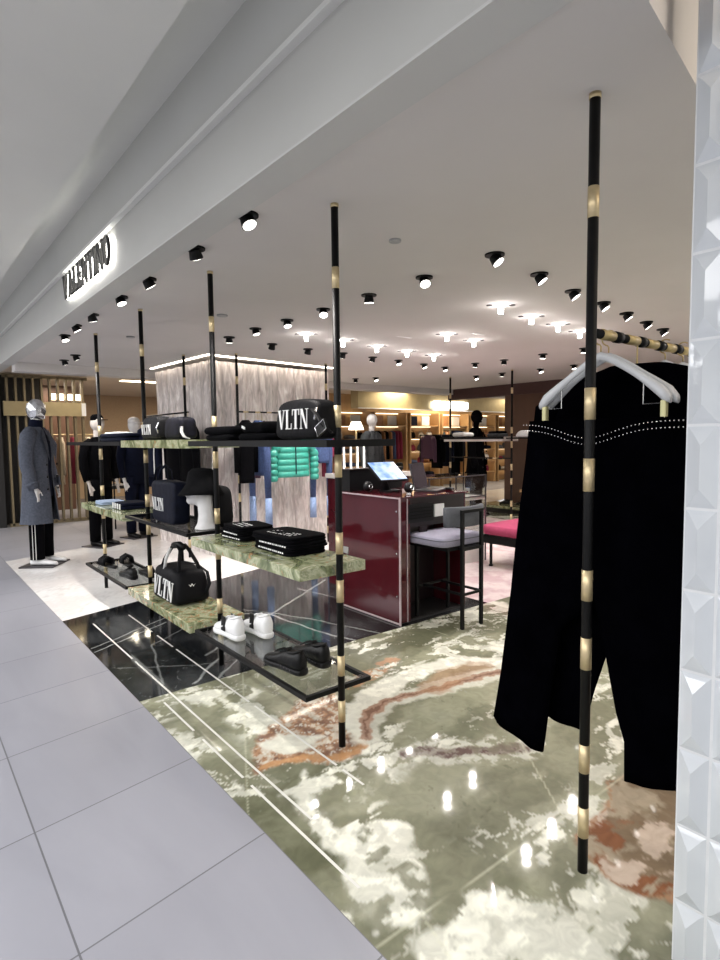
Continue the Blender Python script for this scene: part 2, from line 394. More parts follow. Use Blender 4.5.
G_D, G_M, G_L, CR = map(lambda c: np.array(srgb(*c)), ((92, 93, 74), (118, 118, 98), (142, 142, 120), (216, 215, 200)))
BRN, BRD, PUR = map(lambda c: np.array(srgb(*c)), ((164, 126, 96), (124, 94, 76), (98, 80, 74)))
def onyx_fn(x, y):
    wx = x+.10*(fbm(x, y, 3, 5)-.5)*2+.03*(fbm(x, y, 14, 9)-.5)*2; wy = y+.10*(fbm(x, y, 3, 6)-.5)*2+.03*(fbm(x, y, 14, 10)-.5)*2
    # banded green body
    bnd = fbm(wx*.5+wy*.5, wy*1.4-wx*.6, 2.2, 21)
    c = np.tile(G_M, (len(x), 1)); c = mixc(c, G_D, sst(.5, .3, bnd)); c = mixc(c, G_L, sst(.52, .68, bnd))
    # cream clouds with crisp edges
    n = fbm(wx+.4*wy, wy-.2*wx, 2.6, 31, 6, .6)
    strk = fbm(wx*.9, wy*2.6, 3.5, 41, 5, .6)
    vr = np.abs(fbm(wx*1.1, wy*1.1, 4.5, 35, 5, .6)-.5); where = sst(.46, .56, fbm(x, y, 1.6, 37))      # fine cream netting
    net = sst(.022, .006, vr)*where
    cream = sst(.585, .61, n)*.85 + sst(.60, .63, strk)*.7 + net*.75
    cream = np.clip(cream, 0, 1); shade = fbm(wx*1.5, wy*1.5, 9, 47)
    # the big open green fields stay clear
    for P in ([(1.55, 1.5), (2.1, 1.45), (2.4, 1.75), (2.0, 1.95), (1.6, 1.9)], [(2.1, 2.1), (2.9, 2.2), (2.9, 2.35), (2.3, 2.42)], [(1.1, 1.55), (1.25, 1.6), (1.32, 2.0), (1.12, 2.1)],
              [(1.14, 3.2), (1.3, 2.6), (1.45, 3.3)]):
        cream *= sst(-.02, .10, sdp(wx, wy, P))
    w2x = x+.06*(fbm(x, y, 6, 55)-.5)*2+.02*(fbm(x, y, 25, 56)-.5)*2; w2y = y+.06*(fbm(x, y, 6, 57)-.5)*2+.02*(fbm(x, y, 25, 58)-.5)*2
    def blob(P, e=.03): return sst(e, -e*.3, sdp(w2x, w2y, P))
    def line(P, w, e=.02): return sst(w+e, w, dseg(w2x, w2y, P))
    hole = sst(.56, .48, fbm(x, y, 8, 77))
    for P in ([(1.46, 2.28), (1.34, 1.94), (1.31, 1.81), (1.49, 1.78), (1.57, 1.69), (1.45, 1.54), (1.38, 1.34), (1.25, 1.29), (1.13, 1.34), (1.15, 1.49), (1.27, 1.66), (1.25, 1.85), (1.36, 2.15)],
              [(1.21, 1.24), (1.51, 1.26), (1.60, 1.22), (1.69, 1.04), (1.62, .81), (1.35, .85), (1.2, 1.0)]):
        cream = np.maximum(cream, blob(P)*(.12+.88*hole))
    cream = np.maximum(cream, line([(1.77, 2.3), (1.98, 2.51), (2.19, 2.67), (2.51, 2.78), (2.81, 2.79), (3.1, 2.73), (3.27, 2.54)], .06, .04))
    cream = np.maximum(cream, line([(1.17, 2.37), (1.35, 2.2), (1.5, 2.12)], .03, .03)*hole)
    cream = np.maximum(cream, blob([(1.3, 3.42), (1.6, 3.5), (1.75, 3.2), (1.5, 3.1)], .05)*sst(.5, .56, fbm(x, y, 8, 88)))
    c = mixc(c, CR*.86, np.clip(cream, 0, 1)); c = mixc(c, CR*1.12, np.clip(cream, 0, 1)*sst(.5, .62, shade)); c = mixc(c, G_D*.9, net*sst(.55, .6, shade)*.5)
    # rust-coloured patch with a pale heart, left of the pole foot
    A = [(1.33, 2.54), (1.47, 2.7), (1.65, 2.78), (1.89, 2.92), (2.07, 2.84), (1.85, 2.5), (1.82, 2.32), (1.73, 2.24), (1.59, 2.26), (1.47, 2.38), (1.27, 2.42)]
    a = blob(A, .03); det = fbm(x, y, 16, 91, 4, .7)
    rust = mixc(np.tile(BRN, (len(x), 1)), BRD, sst(.5, .62, det)); rust = mixc(rust, CR, sst(.03, .005, np.abs(fbm(w2x, w2y, 11, 93, 4, .65)-.5))*.7); rust = mixc(rust, CR*.95, sst(.48, .40, det)*.6)
    c = c*(1-a[:, None])+rust*a[:, None]
    c = mixc(c, CR, blob([(1.42, 2.62), (1.58, 2.66), (1.66, 2.52), (1.74, 2.48), (1.60, 2.44), (1.48, 2.50)], .03)*.9)
    c = mixc(c, np.array(srgb(180, 136, 94)), line([(1.33, 2.44), (1.5, 2.40), (1.62, 2.30), (1.74, 2.27), (1.83, 2.30), (1.88, 2.38)], .018, .02)*.9)
    c = mixc(c, CR*.95, blob([(1.90, 2.52), (1.84, 2.32), (1.92, 2.42), (2.10, 2.66), (2.04, 2.70)], .02)*.9)
    c = mixc(c, BRN*1.05, line([(2.15, 2.89), (2.33, 2.93), (2.57, 3.0), (2.75, 3.03)], .05, .03)*sst(.44, .52, det)*.9)
    # brown ring
    ringl = [(1.90, 2.33), (1.98, 2.43), (2.1, 2.54), (2.28, 2.59), (2.45, 2.56), (2.59, 2.53), (2.82, 2.5), (2.97, 2.43), (3.13, 2.43)]
    c = mixc(c, CR*.9, line(ringl, .075, .03)*.7); c = mixc(c, BRD*1.25+CR*.12, line(ringl, .030, .012)); c = mixc(c, BRD*.8, line(ringl, .006, .008)*.8)
    c = mixc(c, BRN*.9, line([(2.62, 2.55), (2.85, 2.6), (3.1, 2.58)], .07, .05)*.55)
    # dark purple-brown vein
    vl = [(1.96, 2.07), (2.06, 2.0), (2.19, 1.90), (2.3, 1.82), (2.46, 1.77)]
    c = mixc(c, CR*.8, line(vl, .09, .04)*sst(.46, .54, det)*.8); c = mixc(c, PUR, line(vl, .035, .02)*(.6+.4*sst(.5, .58, det)))
    # brown cloud at the near right
    Bp = [(2.35, 1.25), (2.8, 1.3), (2.8, .6), (2.3, .72), (2.0, .80), (1.95, .9), (1.94, 1.03), (2.03, 1.17)]
    bb = blob(Bp, .03); n3 = fbm(w2x, w2y, 5, 131, 5, .6)
    cl = mixc(np.tile(np.array(srgb(112, 96, 76)), (len(x), 1)), np.array(srgb(148, 136, 116)), sst(.45, .58, n3)); cl = mixc(cl, np.array(srgb(118, 76, 50)), sst(.56, .64, fbm(w2x, w2y, 6, 141))); cl = mixc(cl, np.array(srgb(176, 160, 144)), sst(.60, .66, fbm(w2x, w2y, 7, 143)))
    c = c*(1-bb[:, None])+cl*bb[:, None]
    c = mixc(c, BRN*.8, sst(.010, .003, np.abs(sdp(w2x, w2y, Bp)))*.8)
    # joints between the slabs
    j = np.zeros(len(x))
    for P in ([(1.1, 1.32), (4.6, 1.22)], [(1.8, 3.56), (1.08, 2.12)], [(3.40, 3.56), (3.46, 2.5)], [(2.62, 1.95), (2.12, 1.30)], [(1.3, 1.31), (1.1, .6)]):
        j = np.maximum(j, sst(.0055, .002, dseg(x, y, P)))
    return mixc(c, np.array(srgb(205, 205, 180)), j*.4)
def black_fn(x, y):
    n = fbm(x, y, 2, 11); c = np.tile(np.array((.010, .011, .012)), (len(x), 1)); c = mixc(c, (.035, .037, .038), sst(.45, .7, n))
    wx = x+.02*(fbm(x, y, 6, 3)-.5)*2; wy = y+.02*(fbm(x, y, 6, 4)-.5)*2
    for P, w, a in (([(1.12, 4.74), (1.28, 4.82), (1.84, 5.13), (2.2, 5.4)], .006, .55), ([(1.12, 4.64), (1.8, 5.0)], .006, .6), ([(1.73, 4.03), (2.02, 4.21), (3.75, 5.32)], .010, .55),
                    ([(2.3, 4.9), (2.61, 4.62), (2.7, 3.78), (2.78, 3.55)], .010, .6), ([(2.5, 4.9), (2.8, 4.3), (3.05, 3.5)], .007, .45), ([(1.47, 3.6), (1.83, 3.95)], .010, .6), ([(1.3, 3.7), (1.5, 4.5), (1.9, 4.75)], .005, .3),
                    ([(1.62, 3.56), (1.95, 3.85)], .008, .5), ([(3.3, 5.2), (3.5, 4.2)], .006, .4), ([(1.15, 4.2), (1.6, 3.9), (2.3, 3.6)], .004, .25)):
        c = mixc(c, (.42, .43, .41), sst(w+.006, w*.4, dseg(wx, wy, P))*a)
    t = np.abs(fbm(x, y, 3.2, 61, 5)-.5)
    return mixc(c, (.25, .26, .25), sst(.008, .001, t)*.25)
def white_fn(x, y):
    n = fbm(x+.3*fbm(x, y, 3, 5), y, 2.2, 15, 5, .6); c = np.tile(np.array((.80, .78, .76)), (len(x), 1))
    c = mixc(c, (.70, .65, .63), sst(.5, .62, n)*.6); c = mixc(c, (.46, .44, .42), sst(.02, .003, np.abs(n-.5))*.35)
    return c
def pink_fn(x, y):
    n = fbm(x, y, 5, 19, 5, .6); return mixc(np.tile(np.array((.56, .42, .43)), (len(x), 1)), (.68, .58, .58), sst(.42, .6, n))
def far_onyx(x, y):
    n = fbm(x, y, 1.6, 39, 5, .6); c = np.tile(G_M, (len(x), 1)); c = mixc(c, CR, sst(.52, .56, n)); return mixc(c, G_D, sst(.42, .36, n))
onyx = SLAB('onyx_slab', .045, .14); blk = SLAB('black_marble', .07, .2, .35)
slab('floor', [(1.1, -.6), (4.4, -.6), (4.4, 3.53), (1.1, 3.56)], .0105, onyx_fn, onyx)
slab('floor', [(4.4, -.6), (11, -.6), (11, 3.45), (4.4, 3.53)], .04, far_onyx, onyx)
slab('floor', [(1.1, 3.56), (4.4, 3.53), (4.4, 6.62), (1.1, 5.64)], .0105, black_fn, blk)
slab('floor', [(1.1, 5.64), (6.6, 7.27), (7, 11.1), (1.1, 9.02)], .035, white_fn, SLAB('white_marble_slab', .12, .06))
slab('floor', [(4.4, 3.53), (9.2, 3.47), (9.2, 8.04), (4.4, 6.62)], .04, pink_fn, SLAB('pink_terrazzo', .25, .08))
slab('floor', [(9.2, 3.47), (16, 3.4), (16, 10.6), (9.2, 8.04)], .05, far_onyx, onyx)
slab('floor', [(6.6, 7.27), (16, 10.6), (16, 11.1), (7, 11.1)], .05, white_fn, SLAB('far_marble_slab', .12, .06))
# thin pale strips lying on the stone in broken lines
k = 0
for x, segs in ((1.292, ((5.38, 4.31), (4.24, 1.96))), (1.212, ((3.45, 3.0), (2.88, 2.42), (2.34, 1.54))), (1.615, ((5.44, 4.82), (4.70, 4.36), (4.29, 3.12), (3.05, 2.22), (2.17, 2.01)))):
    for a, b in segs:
        k += 1; struct('trim_%d' % k, MB().box(x-.006, x+.006, b, a, 0, .0012), 'pale_strip')

# ---- ceilings and fascia
cw = PM('ceiling_paint', srgb(207, 203, 200), .9, 0, .02, 2)
cc = PM('corridor_ceiling_paint', srgb(214, 214, 210), .9, 0, .02, 2)
fw_ = PM('fascia_paint', srgb(186, 186, 182), .65, 0, .03, 1.5)
fs_ = PM('soffit_paint', srgb(196, 196, 193), .7, 0, .02, 2)
struct('ceiling', MB().prism([(1.417, -3), (1.62, -3), (1.62, .775), (2.5, .91), (2.5, .80), (13, .80), (13, 9.75), (1.417, 9.75)], H, H+.3), cw, base=(0, 0, 0))
struct('ceiling', MB().box(1.417, 13, -3, .95, H+.30, H+.35), PM('cream_recess_paint', srgb(236, 222, 204), .8, 0, .02), base=(0, 0, 0))
struct('ceiling', MB().box(-7, .861, -4, 19, 3.085, 3.2), cc, base=(0, 0, 0))
struct('ceiling', MB().box(.80, 1.30, -4, 19, 3.42, 3.5), cc, base=(0, 0, 0))          # the recess above the corridor ceiling's edge
struct('ceiling', MB().box(1.42, 22, 9.75, 19, 2.90, 3.0), PM('far_ceiling_paint', srgb(205, 190, 172), .9, 0, .03, 2), base=(0, 0, 0))
struct('ceiling', MB().box(13, 22, -3, 9.75, 2.90, 3.0), cw, base=(0, 0, 0))
# fascia: tall face, lit cap, sloping recess wall above, soffit below
struct('trim_20', MB().prism([(1.27, -4), (1.417, -4), (1.417, 19), (1.27, 19)], 2.725, 3.10), fw_, base=(0, 0, 0))
m = MB(); m.loft([[(1.27, y, 3.10), (1.30, y, 3.10), (1.30, y, 3.46), (1.24, y, 3.46)] for y in (-4, 19)]); struct('wall_recess', m, fw_, base=(0, 0, 0))
struct('trim_21', MB().box(1.235, 1.27, -4, 19, 3.075, 3.098), PM('cap_paint', srgb(214, 214, 210), .6, 0, .02), base=(0, 0, 0))
struct('trim_22', MB().box(1.262, 1.425, -4, 9.75, 2.715, 2.725), fs_, base=(0, 0, 0))
struct('trim_23', MB().box(1.42, 13, 9.55, 9.85, 2.62, 2.95), cw, base=(0, 0, 0))       # dropped band across the far end of the shop
# ---- textured plaster column with a light cove on top
def drape():
    m, t, b = nt('draped_plaster'); N = t.nodes; L = t.links
    tc = N.new('ShaderNodeTexCoord'); mp = N.new('ShaderNodeMapping'); mp.inputs['Scale'].default_value = (9, 9, 2.0); L.new(tc.outputs['Object'], mp.inputs[0])
    n = N.new('ShaderNodeTexNoise'); n.inputs['Scale'].default_value = 1.6; n.inputs['Detail'].default_value = 5; n.inputs['Distortion'].default_value = 1.2; L.new(mp.outputs[0], n.inputs['Vector'])
    r = N.new('ShaderNodeValToRGB'); e = r.color_ramp.elements; e[0].position = .3; e[1].position = .7; e[0].color = (*srgb(176, 168, 164), 1); e[1].color = (*srgb(246, 240, 236), 1)
    q = e.new(.5); q.color = (*srgb(214, 204, 200), 1)
    L.new(n.outputs['Fac'], r.inputs[0]); L.new(r.outputs[0], b.inputs['Base Color'])
    bp = N.new('ShaderNodeBump'); bp.inputs['Strength'].default_value = .8; bp.inputs['Distance'].default_value = .03; L.new(n.outputs['Fac'], bp.inputs['Height']); L.new(bp.outputs[0], b.inputs['Normal'])
    b.inputs['Roughness'].default_value = .3
    return m
colp = [(3.40, 7.46), (5.60, 7.76), (5.5, 9.4), (3.32, 9.3)]
def folded_face(mb, a, b, z0, z1, out, n=60, amp=.018):
    a = Vector((*a, 0)); b = Vector((*b, 0)); o = Vector((*out, 0)); zs = [z0+(z1-z0)*i/16 for i in range(17)]; vs = []
    for z in zs:
        for i in range(n+1):
            t = i/n; d = amp*(math.sin(t*n*.9+math.sin(z*2.3+t*7)*1.4)+.5*math.sin(t*n*2.1+z*3))
            p = a.lerp(b, t)+o*d; vs.append((p.x, p.y, z))
    mb.add(vs, [(i*(n+1)+j, i*(n+1)+j+1, (i+1)*(n+1)+j+1, (i+1)*(n+1)+j) for i in range(16) for j in range(n)])
mb = MB().prism([(3.42, 7.50), (5.58, 7.79), (5.48, 9.36), (3.35, 9.26)], 0, 2.66)
folded_face(mb, colp[0], colp[1], 0, 2.68, (0, -1)); folded_face(mb, colp[3], colp[0], 0, 2.68, (-1, 0), 50)
struct('wall_column', mb, drape(), base=(0, 0, 0), smooth=False)
tag(obj('cove_light', MB().prism([(3.33, 7.34), (5.62, 7.64), (5.62, 7.71), (3.33, 7.41)], H-.012, H).prism([(3.24, 9.3), (3.32, 7.40), (3.36, 7.40), (3.28, 9.3)], H-.012, H), 'cove'), 'warm light strip in the ceiling round the top of the draped plaster column', 'cove light')
# ---- glazed tile pillar at the right edge
glz = PM('glazed_white_tile', (.50, .525, .55), .06, 0, .03, 6, coat=.5)
struct('wall_pillar', MB().box(1.772, 1.93, -1.2, .712, 0, 3.05), PM('pillar_grout', (.55, .56, .57), .6, 0, .05), base=(0, 0, 0))
mb = MB(); tw, th = .090, .238
def pyr(mb, P, u, v, n, w, h):
    P, u, v, n = map(Vector, (P, u, v, n)); e = .004
    a = [P+u*e+v*e, P+u*(w-e)+v*e, P+u*(w-e)+v*(h-e), P+u*e+v*(h-e)]; i = .016
    b = [P+u*i+v*i+n*.006, P+u*(w-i)+v*i+n*.006, P+u*(w-i)+v*(h-i)+n*.006, P+u*i+v*(h-i)+n*.006]
    r0 = P+u*(w*.5)+v*(h*.24)+n*.022; r1 = P+u*(w*.5)+v*(h*.76)+n*.022
    vs = a+b+[r0, r1]
    mb.add(vs, [(0, 1, 5, 4), (1, 2, 6, 5), (2, 3, 7, 6), (3, 0, 4, 7), (4, 5, 8), (5, 6, 9, 8), (6, 7, 9), (7, 4, 8, 9)])
for r in range(13):
    for c in range(14): pyr(mb, (1.772, .712-tw*c, -.04+th*r), (0, -1, 0), (0, 0, 1), (-1, 0, 0), tw, th)
    for c in range(1): pyr(mb, (1.79+tw*c, .712, -.04+th*r), (1, 0, 0), (0, 0, 1), (0, 1, 0), tw, th)
mb.v = [(x, y, max(0, z)) for x, y, z in mb.v]
struct('trim_30', mb, glz, base=(0, 0, 0))
# ---- far walls
struct('wall_back', MB().box(-7, 22, 17.5, 17.7, 0, 3.0), 'beige_wall', base=(0, 0, 0))
struct('wall_left', MB().box(-.6, 1.60, 12.6, 13.0, 0, 2.62), 'dark_wall', base=(0, 0, 0))
struct('wall_left', MB().box(-.6, 1.60, 12.7, 13.0, 2.62, 3.1), cc, base=(0, 0, 0))
struct('wall_inner', MB().box(1.6, 3.35, 15.0, 15.1, 0, 2.9), 'brown_wall', base=(0, 0, 0))
struct('wall_right', MB().box(10.6, 10.75, -1, 8.05, 0, H), 'brown_wall', base=(0, 0, 0))
bd = PM('dark_red_brown_beam', srgb(72, 48, 46), .5, 0, .08)
struct('trim_40', MB().box(10.58, 10.8, 2, 9.72, 2.50, H), bd, base=(0, 0, 0))
struct('wall_front', MB().box(-7, 13, -4.1, -4, 0, 3.4), cc, base=(0, 0, 0))
struct('wall_corridor', MB().box(-7.1, -7, -4, 19, 0, 3.4), PM('corridor_wall', srgb(200, 198, 192), .7, 0, .03), base=(0, 0, 0))
struct('wall_end', MB().box(21.9, 22, -3, 19, 0, 3.0), 'oak', base=(0, 0, 0))
# ---- second shop far behind: gold bulkhead, oak back wall
struct('trim_41', MB().box(9.6, 20, 12.0, 12.3, 2.40, 2.9), 'gold_panel', base=(0, 0, 0))
struct('trim_42', MB().box(9.6, 20, 11.96, 12.0, 2.385, 2.41), 'white_paint', base=(0, 0, 0))
struct('wall_shop', MB().box(8.6, 21, 13.6, 13.7, 0, 2.9), 'oak', base=(0, 0, 0))

# ================================================================== FIXTURES
BANDS = [(2.337, 2.44), (1.655, 1.765), (1.405, 1.52), (1.015, 1.125), (.765, .88), (.38, .485), (.135, .248)]
def pole(x, y, label, group=None, r=.0180):
    t = thing('display_pole', (x, y, 0), label, 'pole', group)
    obj('rod', MB().cyl((x, y, 0), (x, y, 2.73), r, 20), 'black_metal', t, smooth=True)
    for a, b in BANDS: obj('brass_band', MB().cyl((x, y, a), (x, y, b), r+.0012, 20), 'brass', t, smooth=True)
    obj('ceiling_cap', MB().cyl((x, y, 2.725), (x, y, H), r+.002, 20), 'brass', t, smooth=True)
    return t
p0 = pole(1.745, 2.346, 'black and brass floor-to-ceiling pole at the near end of the shelves')
PY = [2.346, 3.773, 5.20, 6.627]
dup(p0, (1.745, PY[1], 0), 'black and brass pole between the white sneakers and the duffel bag')
dup(p0, (1.745, PY[2], 0), 'black and brass pole between the duffel bag and the black shoes tray')
dup(p0, (1.745, PY[3], 0), 'farthest black and brass pole of the shelf row, nearest the coat mannequin')
dup(p0, (1.898, 1.08, 0), 'tall black and brass pole in front of the hanging black trousers')
dup(p0, (3.33, 1.08, 0), 'black and brass pole holding the far end of the trouser rail')
dup(p0, (3.10, 7.60, 0), 'thin dark pole by the left face of the draped column')
dup(p0, (3.62, 7.10, 0), 'thin dark pole in front of the near corner of the draped column')
dup(p0, (5.22, 7.30, 0), 'thin dark pole at the right end of the draped column clothes rail')
dup(p0, (5.95, 8.05, 0), 'thin dark pole just beyond the right end of the draped column')
dup(p0, (8.36, 7.62, 0), 'far black pole at the left end of the white marble shelf')
dup(p0, (8.36, 6.20, 0), 'far black pole at the right end of the white marble shelf')
XA, XB = 1.535, 1.955
def marble_shelf(y0, y1, z0, z1, label, mat='onyx', xa=XA, xb=XB):
    o = obj('stone_shelf', MB().box(xa, xb, y0, y1, z0, z1), mat, bevel=.002); return tag(o, label, 'shelf')
def glass_shelf(y0, y1, z, label, xa=XA, xb=XB, w=.022, h=.024, mat='smoke', double=False):
    t = thing('glass_shelf', ((xa+xb)/2, (y0+y1)/2, z-h), label, 'shelf')
    m = MB()
    m.box(xa, xa+w, y0, y1, z-h, z).box(xb-w, xb, y0, y1, z-h, z).box(xa+w, xb-w, y0, y0+w, z-h, z).box(xa+w, xb-w, y1-w, y1, z-h, z)
    obj('frame', m, 'black_metal', t)
    obj('glass_pane', MB().box(xa+w, xb-w, y0+w, y1-w, z-.010, z-.002), mat, t)
    return t
marble_shelf(2.395, 3.735, .893, .949, 'thick green onyx shelf carrying the two stacks of folded black shirts')
marble_shelf(3.815, 5.16, .262, .325, 'low green and brown onyx shelf under the black duffel bag', 'onyx2')
marble_shelf(5.24, 6.66, .895, .955, 'green onyx shelf at waist height beyond the tote bag, with striped folded knit')
marble_shelf(3.82, 5.20, 1.545, 1.605, 'high green onyx shelf carrying the small crossbody bag')
glass_shelf(2.36, 3.725, .315, 'lowest near glass shelf with black frame under the white and black sneakers', mat='glass')
glass_shelf(5.235, 6.59, .315, 'low far glass shelf with black frame under the black shoes', mat='glass')
glass_shelf(3.815, 5.165, .962, 'black-framed glass shelf under the bucket hat bust and the tote bag')
glass_shelf(2.15, 3.735, 1.595, 'high black-framed shelf carrying the black messenger bag, nearest the camera', h=.034)
glass_shelf(5.23, 7.2, 1.595, 'high black-framed shelf at the far end carrying the folded navy jumper', h=.034)

# ---- spot lamps
def tilt_spot(x, y, label, ax, ay, group, lens='lens', sc=1):
    """surface plate, tilted can, lit lens; (ax, ay) is the way it leans"""
    t = thing('spot_lamp', (x, y, H), label, 'spotlight', group)
    obj('mount_plate', MB().cyl((x, y, H-.010), (x, y, H), .062*sc, 20), 'black_metal', t, smooth=False)
    d = Vector((ax, ay, -1)).normalized(); a = Vector((x, y, H-.022))
    obj('lamp_can', MB().tube([a-d*.012, a+d*.040], [.032*sc, .042*sc], 18), 'black_metal', t)
    obj('lens', MB().tube([a+d*.0395, a+d*.0425], [.035*sc, .035*sc], 18), lens, t)
    return t
def spot_light(x, y, ax, ay, e, size=1.5, col=(1, .945, .90), z=H-.10, blend=.8):
    l = bpy.data.lights.new('spot', 'SPOT'); l.energy = e; l.spot_size = size; l.spot_blend = blend; l.color = col; l.shadow_soft_size = .04
    o = bpy.data.objects.new('spot_beam', l); COL.objects.link(o); d = Vector((ax, ay, -1)).normalized(); o.location = (x+d.x*.1, y+d.y*.1, z)
    o.rotation_euler = d.to_track_quat('-Z', 'Y').to_euler(); return o
ROWS = [
 ('the row along the shopfront edge', [(1.465, 2.72), (1.465, 3.37), (1.465, 4.19), (1.465, 4.83), (1.46, 5.64), (1.46, 6.25), (1.50, 6.9)], [(.2, -.5), (.5, .4), (.7, .1), (.3, -.3), (.3, .3), (.6, 0), (.2, -.3)], 55),
 ('the far pair beyond the shelf row', [(1.95, 8.4), (1.94, 9.0)], [(.5, .3), (.5, .3)], 40),
 ('the deep row behind the shelves', [(3.02, 3.0), (3.03, 3.63), (3.03, 4.26), (3.02, 4.85), (2.98, 5.40), (2.99, 6.02)], [(-.3, -.6), (.1, .1), (-.3, -.5), (0, -.3), (.2, -.2), (.1, .2)], 42),
 ('the row above the trousers', [(3.01, 2.37), (3.62, 2.46), (4.25, 2.58), (4.84, 2.65), (5.43, 2.74), (6.02, 2.83), (6.57, 2.91)], [(.3, -.7), (.4, -.6), (.4, -.6), (.3, -.6), (.4, -.6), (.4, -.6), (.4, -.6)], 38),
 ('the row before the draped column', [(3.62, 6.16), (4.19, 6.24), (4.77, 6.27), (5.35, 6.34), (5.88, 6.38), (6.52, 6.49), (7.08, 6.57)], [(.1, .6), (.1, .6), (.1, .5), (0, .5), (0, -.3), (.2, -.3), (0, -.3)], 60),
 ('the row beyond the crystal lamps', [(7.12, 5.97), (7.18, 5.47), (7.14, 4.78), (7.12, 4.15)], [(0, .2), (.2, .3), (0, .1), (0, .1)], 38),
 ('the last row before the brown beam', [(8.62, 7.21), (8.62, 6.61), (8.67, 5.85), (8.66, 5.22)], [(0, -.4), (.1, .2), (0, -.4), (0, -.2)], 38),
 ('the far group left of the brown beam', [(6.99, 8.80), (7.20, 8.45)], [(.2, .2), (0, -.5)], 38),
]
for rn, pts, tl, e in ROWS:
    for i, ((x, y), (ax, ay)) in enumerate(zip(pts, tl)):
        tilt_spot(x, y, 'black tilted spotlight, %s in %s' % (ordn(i), rn), ax, ay, 'black ceiling spotlights')
        spot_light(x, y, ax*.7, ay*.7, e, 1.35)
# ---- crystal ceiling lamps, glowing cylinders between two dark eyelets
CR_L = [(4.19, 3.23), (4.81, 3.35), (5.37, 3.42), (5.93, 3.51), (4.86, 4.48), (5.42, 4.57), (4.15, 5.45), (4.76, 5.56), (5.36, 5.65), (5.93, 5.71), (3.58, 5.36)]
CRN = ['nearest of the row of four left of the trousers', 'second of the near row of four', 'third of the near row of four', 'fourth of the near row of four, closest to the tall pole',
       'left one of the middle pair', 'right one of the middle pair', 'second of the far row, right of the near pole', 'third of the far row, right of the near pole', 'fourth of the far row', 'last of the far row', 'first of the far row, beside the near pole']
for (x, y), nm in zip(CR_L, CRN):
    t = thing('crystal_downlight', (x, y, H), 'crystal ceiling lamp, '+nm, 'ceiling lamp', 'crystal ceiling lamps')
    obj('glow_tube', MB().cyl((x, y, H-.075), (x, y, H), .022, 14), 'crystal', t, smooth=True)
    obj('glow_plate', MB().cyl((x, y, H-.006), (x, y, H), .045, 16), 'crystal', t)
    for s in (-1, 1): obj('eyelet', MB().cyl((x+s*.078, y-s*.062, H-.006), (x+s*.078, y-s*.062, H), .026, 14), 'laptop_grey', t)
    spot_light(x, y, 0, 0, 30, 2.2, (1, .93, .9), H-.12)
    l = bpy.data.lights.new('crystal', 'POINT'); l.energy = .9; l.color = (1, .93, .9); l.shadow_soft_size = .04
    o = bpy.data.objects.new('crystal_light', l); COL.objects.link(o); o.location = (x, y, H-.13)
# small ceiling details
for i, ((x, y), r, lb) in enumerate((((2.33, 2.55), .035, 'small round white ceiling detector right of the near pole'), ((2.42, 5.0), .05, 'small round ceiling detector left of the draped column'), ((2.1, 6.6), .045, 'small round ceiling detector near the far pole'))):
    tag(obj('smoke_detector', MB().lathe([(r, -.012), (r, 0)], (x, y, H), 18), PM('detector_grey%d' % i, (.38, .38, .38), .6)), lb, 'detector')
for x, y, lb in ((5.15, 4.28, 'slim white air slot between the crystal lamps'), (4.6, 4.9, 'slim white air slot before the far crystal lamps')):
    tag(obj('air_slot', MB().box(x-.11, x+.11, y-.02, y+.02, H-.004, H), 'white_paint'), lb, 'vent')

# ---- lit letters on the fascia
t = thing('shop_sign', (1.27, 4.95, 2.83), 'black back-lit VALENTINO letters on the pale fascia', 'sign')
xx = 0; total = sum(GLY[c][0]+.10 for c in 'VALENTINO')-.10; hh = .205; cond = 1.38/(total*hh)
for ch in 'VALENTINO':
    mb = MB(); lettering(mb, ch, (1.225, 5.63-xx*hh*cond, 2.822), (0, -1, 0), (0, 0, 1), (1, 0, 0), hh, .018, cond)
    L_ = obj('letter', mb, 'dark_wall', t)
    mb = MB(); lettering(mb, ch, (1.2435, 5.63-xx*hh*cond, 2.822), (0, -1, 0), (0, 0, 1), (1, 0, 0), hh, .008, cond)
    obj('back_light', mb, 'halo', L_)
    xx += GLY[ch][0]+.10
# ================================================================== GOODS ON THE SHELVES
def wob(v, a, s, k=0.):
    return Vector((v.x+a*math.sin(v.y*s+v.z*s*1.3+k), v.y+a*math.sin(v.x*s*1.1+v.z*s*.7+k*2), v.z+a*.6*math.sin(v.x*s*.8+v.y*s*.9+k)))
def soft_slab(c, hx, hy, hz, rz=0, seed=0, puff=.35, nx=14, ny=14):
    """a folded piece of cloth: rounded-edge cushion with slightly uneven top"""
    mb = MB(); R = []
    n = 40; mz = 8
    for i in range(mz+1):
        a = -PI/2+PI*i/mz; zz = math.sin(a)*hz; q = 1-(1-math.cos(a))*hz*.9/min(hx, hy)
        ring = []
        for k in range(n):
            t = 2*PI*k/n; e = .28
            x = hx*q*math.copysign(abs(math.cos(t))**e, math.cos(t)); y = hy*q*math.copysign(abs(math.sin(t))**e, math.sin(t))
            ring.append((x, y, zz))
        R.append(ring)
    inner = [(x*.5, y*.5, z+hz*puff*.5) for x, y, z in R[-1]]; R.append(inner); R.append([(x*.1, y*.1, z+hz*puff*.15) for x, y, z in inner])
    mb.loft(R)
    rs = random.Random(seed); k = rs.random()*6
    mb.xf(lambda v: wob(v, hz*.10, 22, k))
    Mx = Matrix.Rotation(rz, 3, 'Z'); C = Vector(c)
    return mb.xf(lambda v: C+Mx @ v)
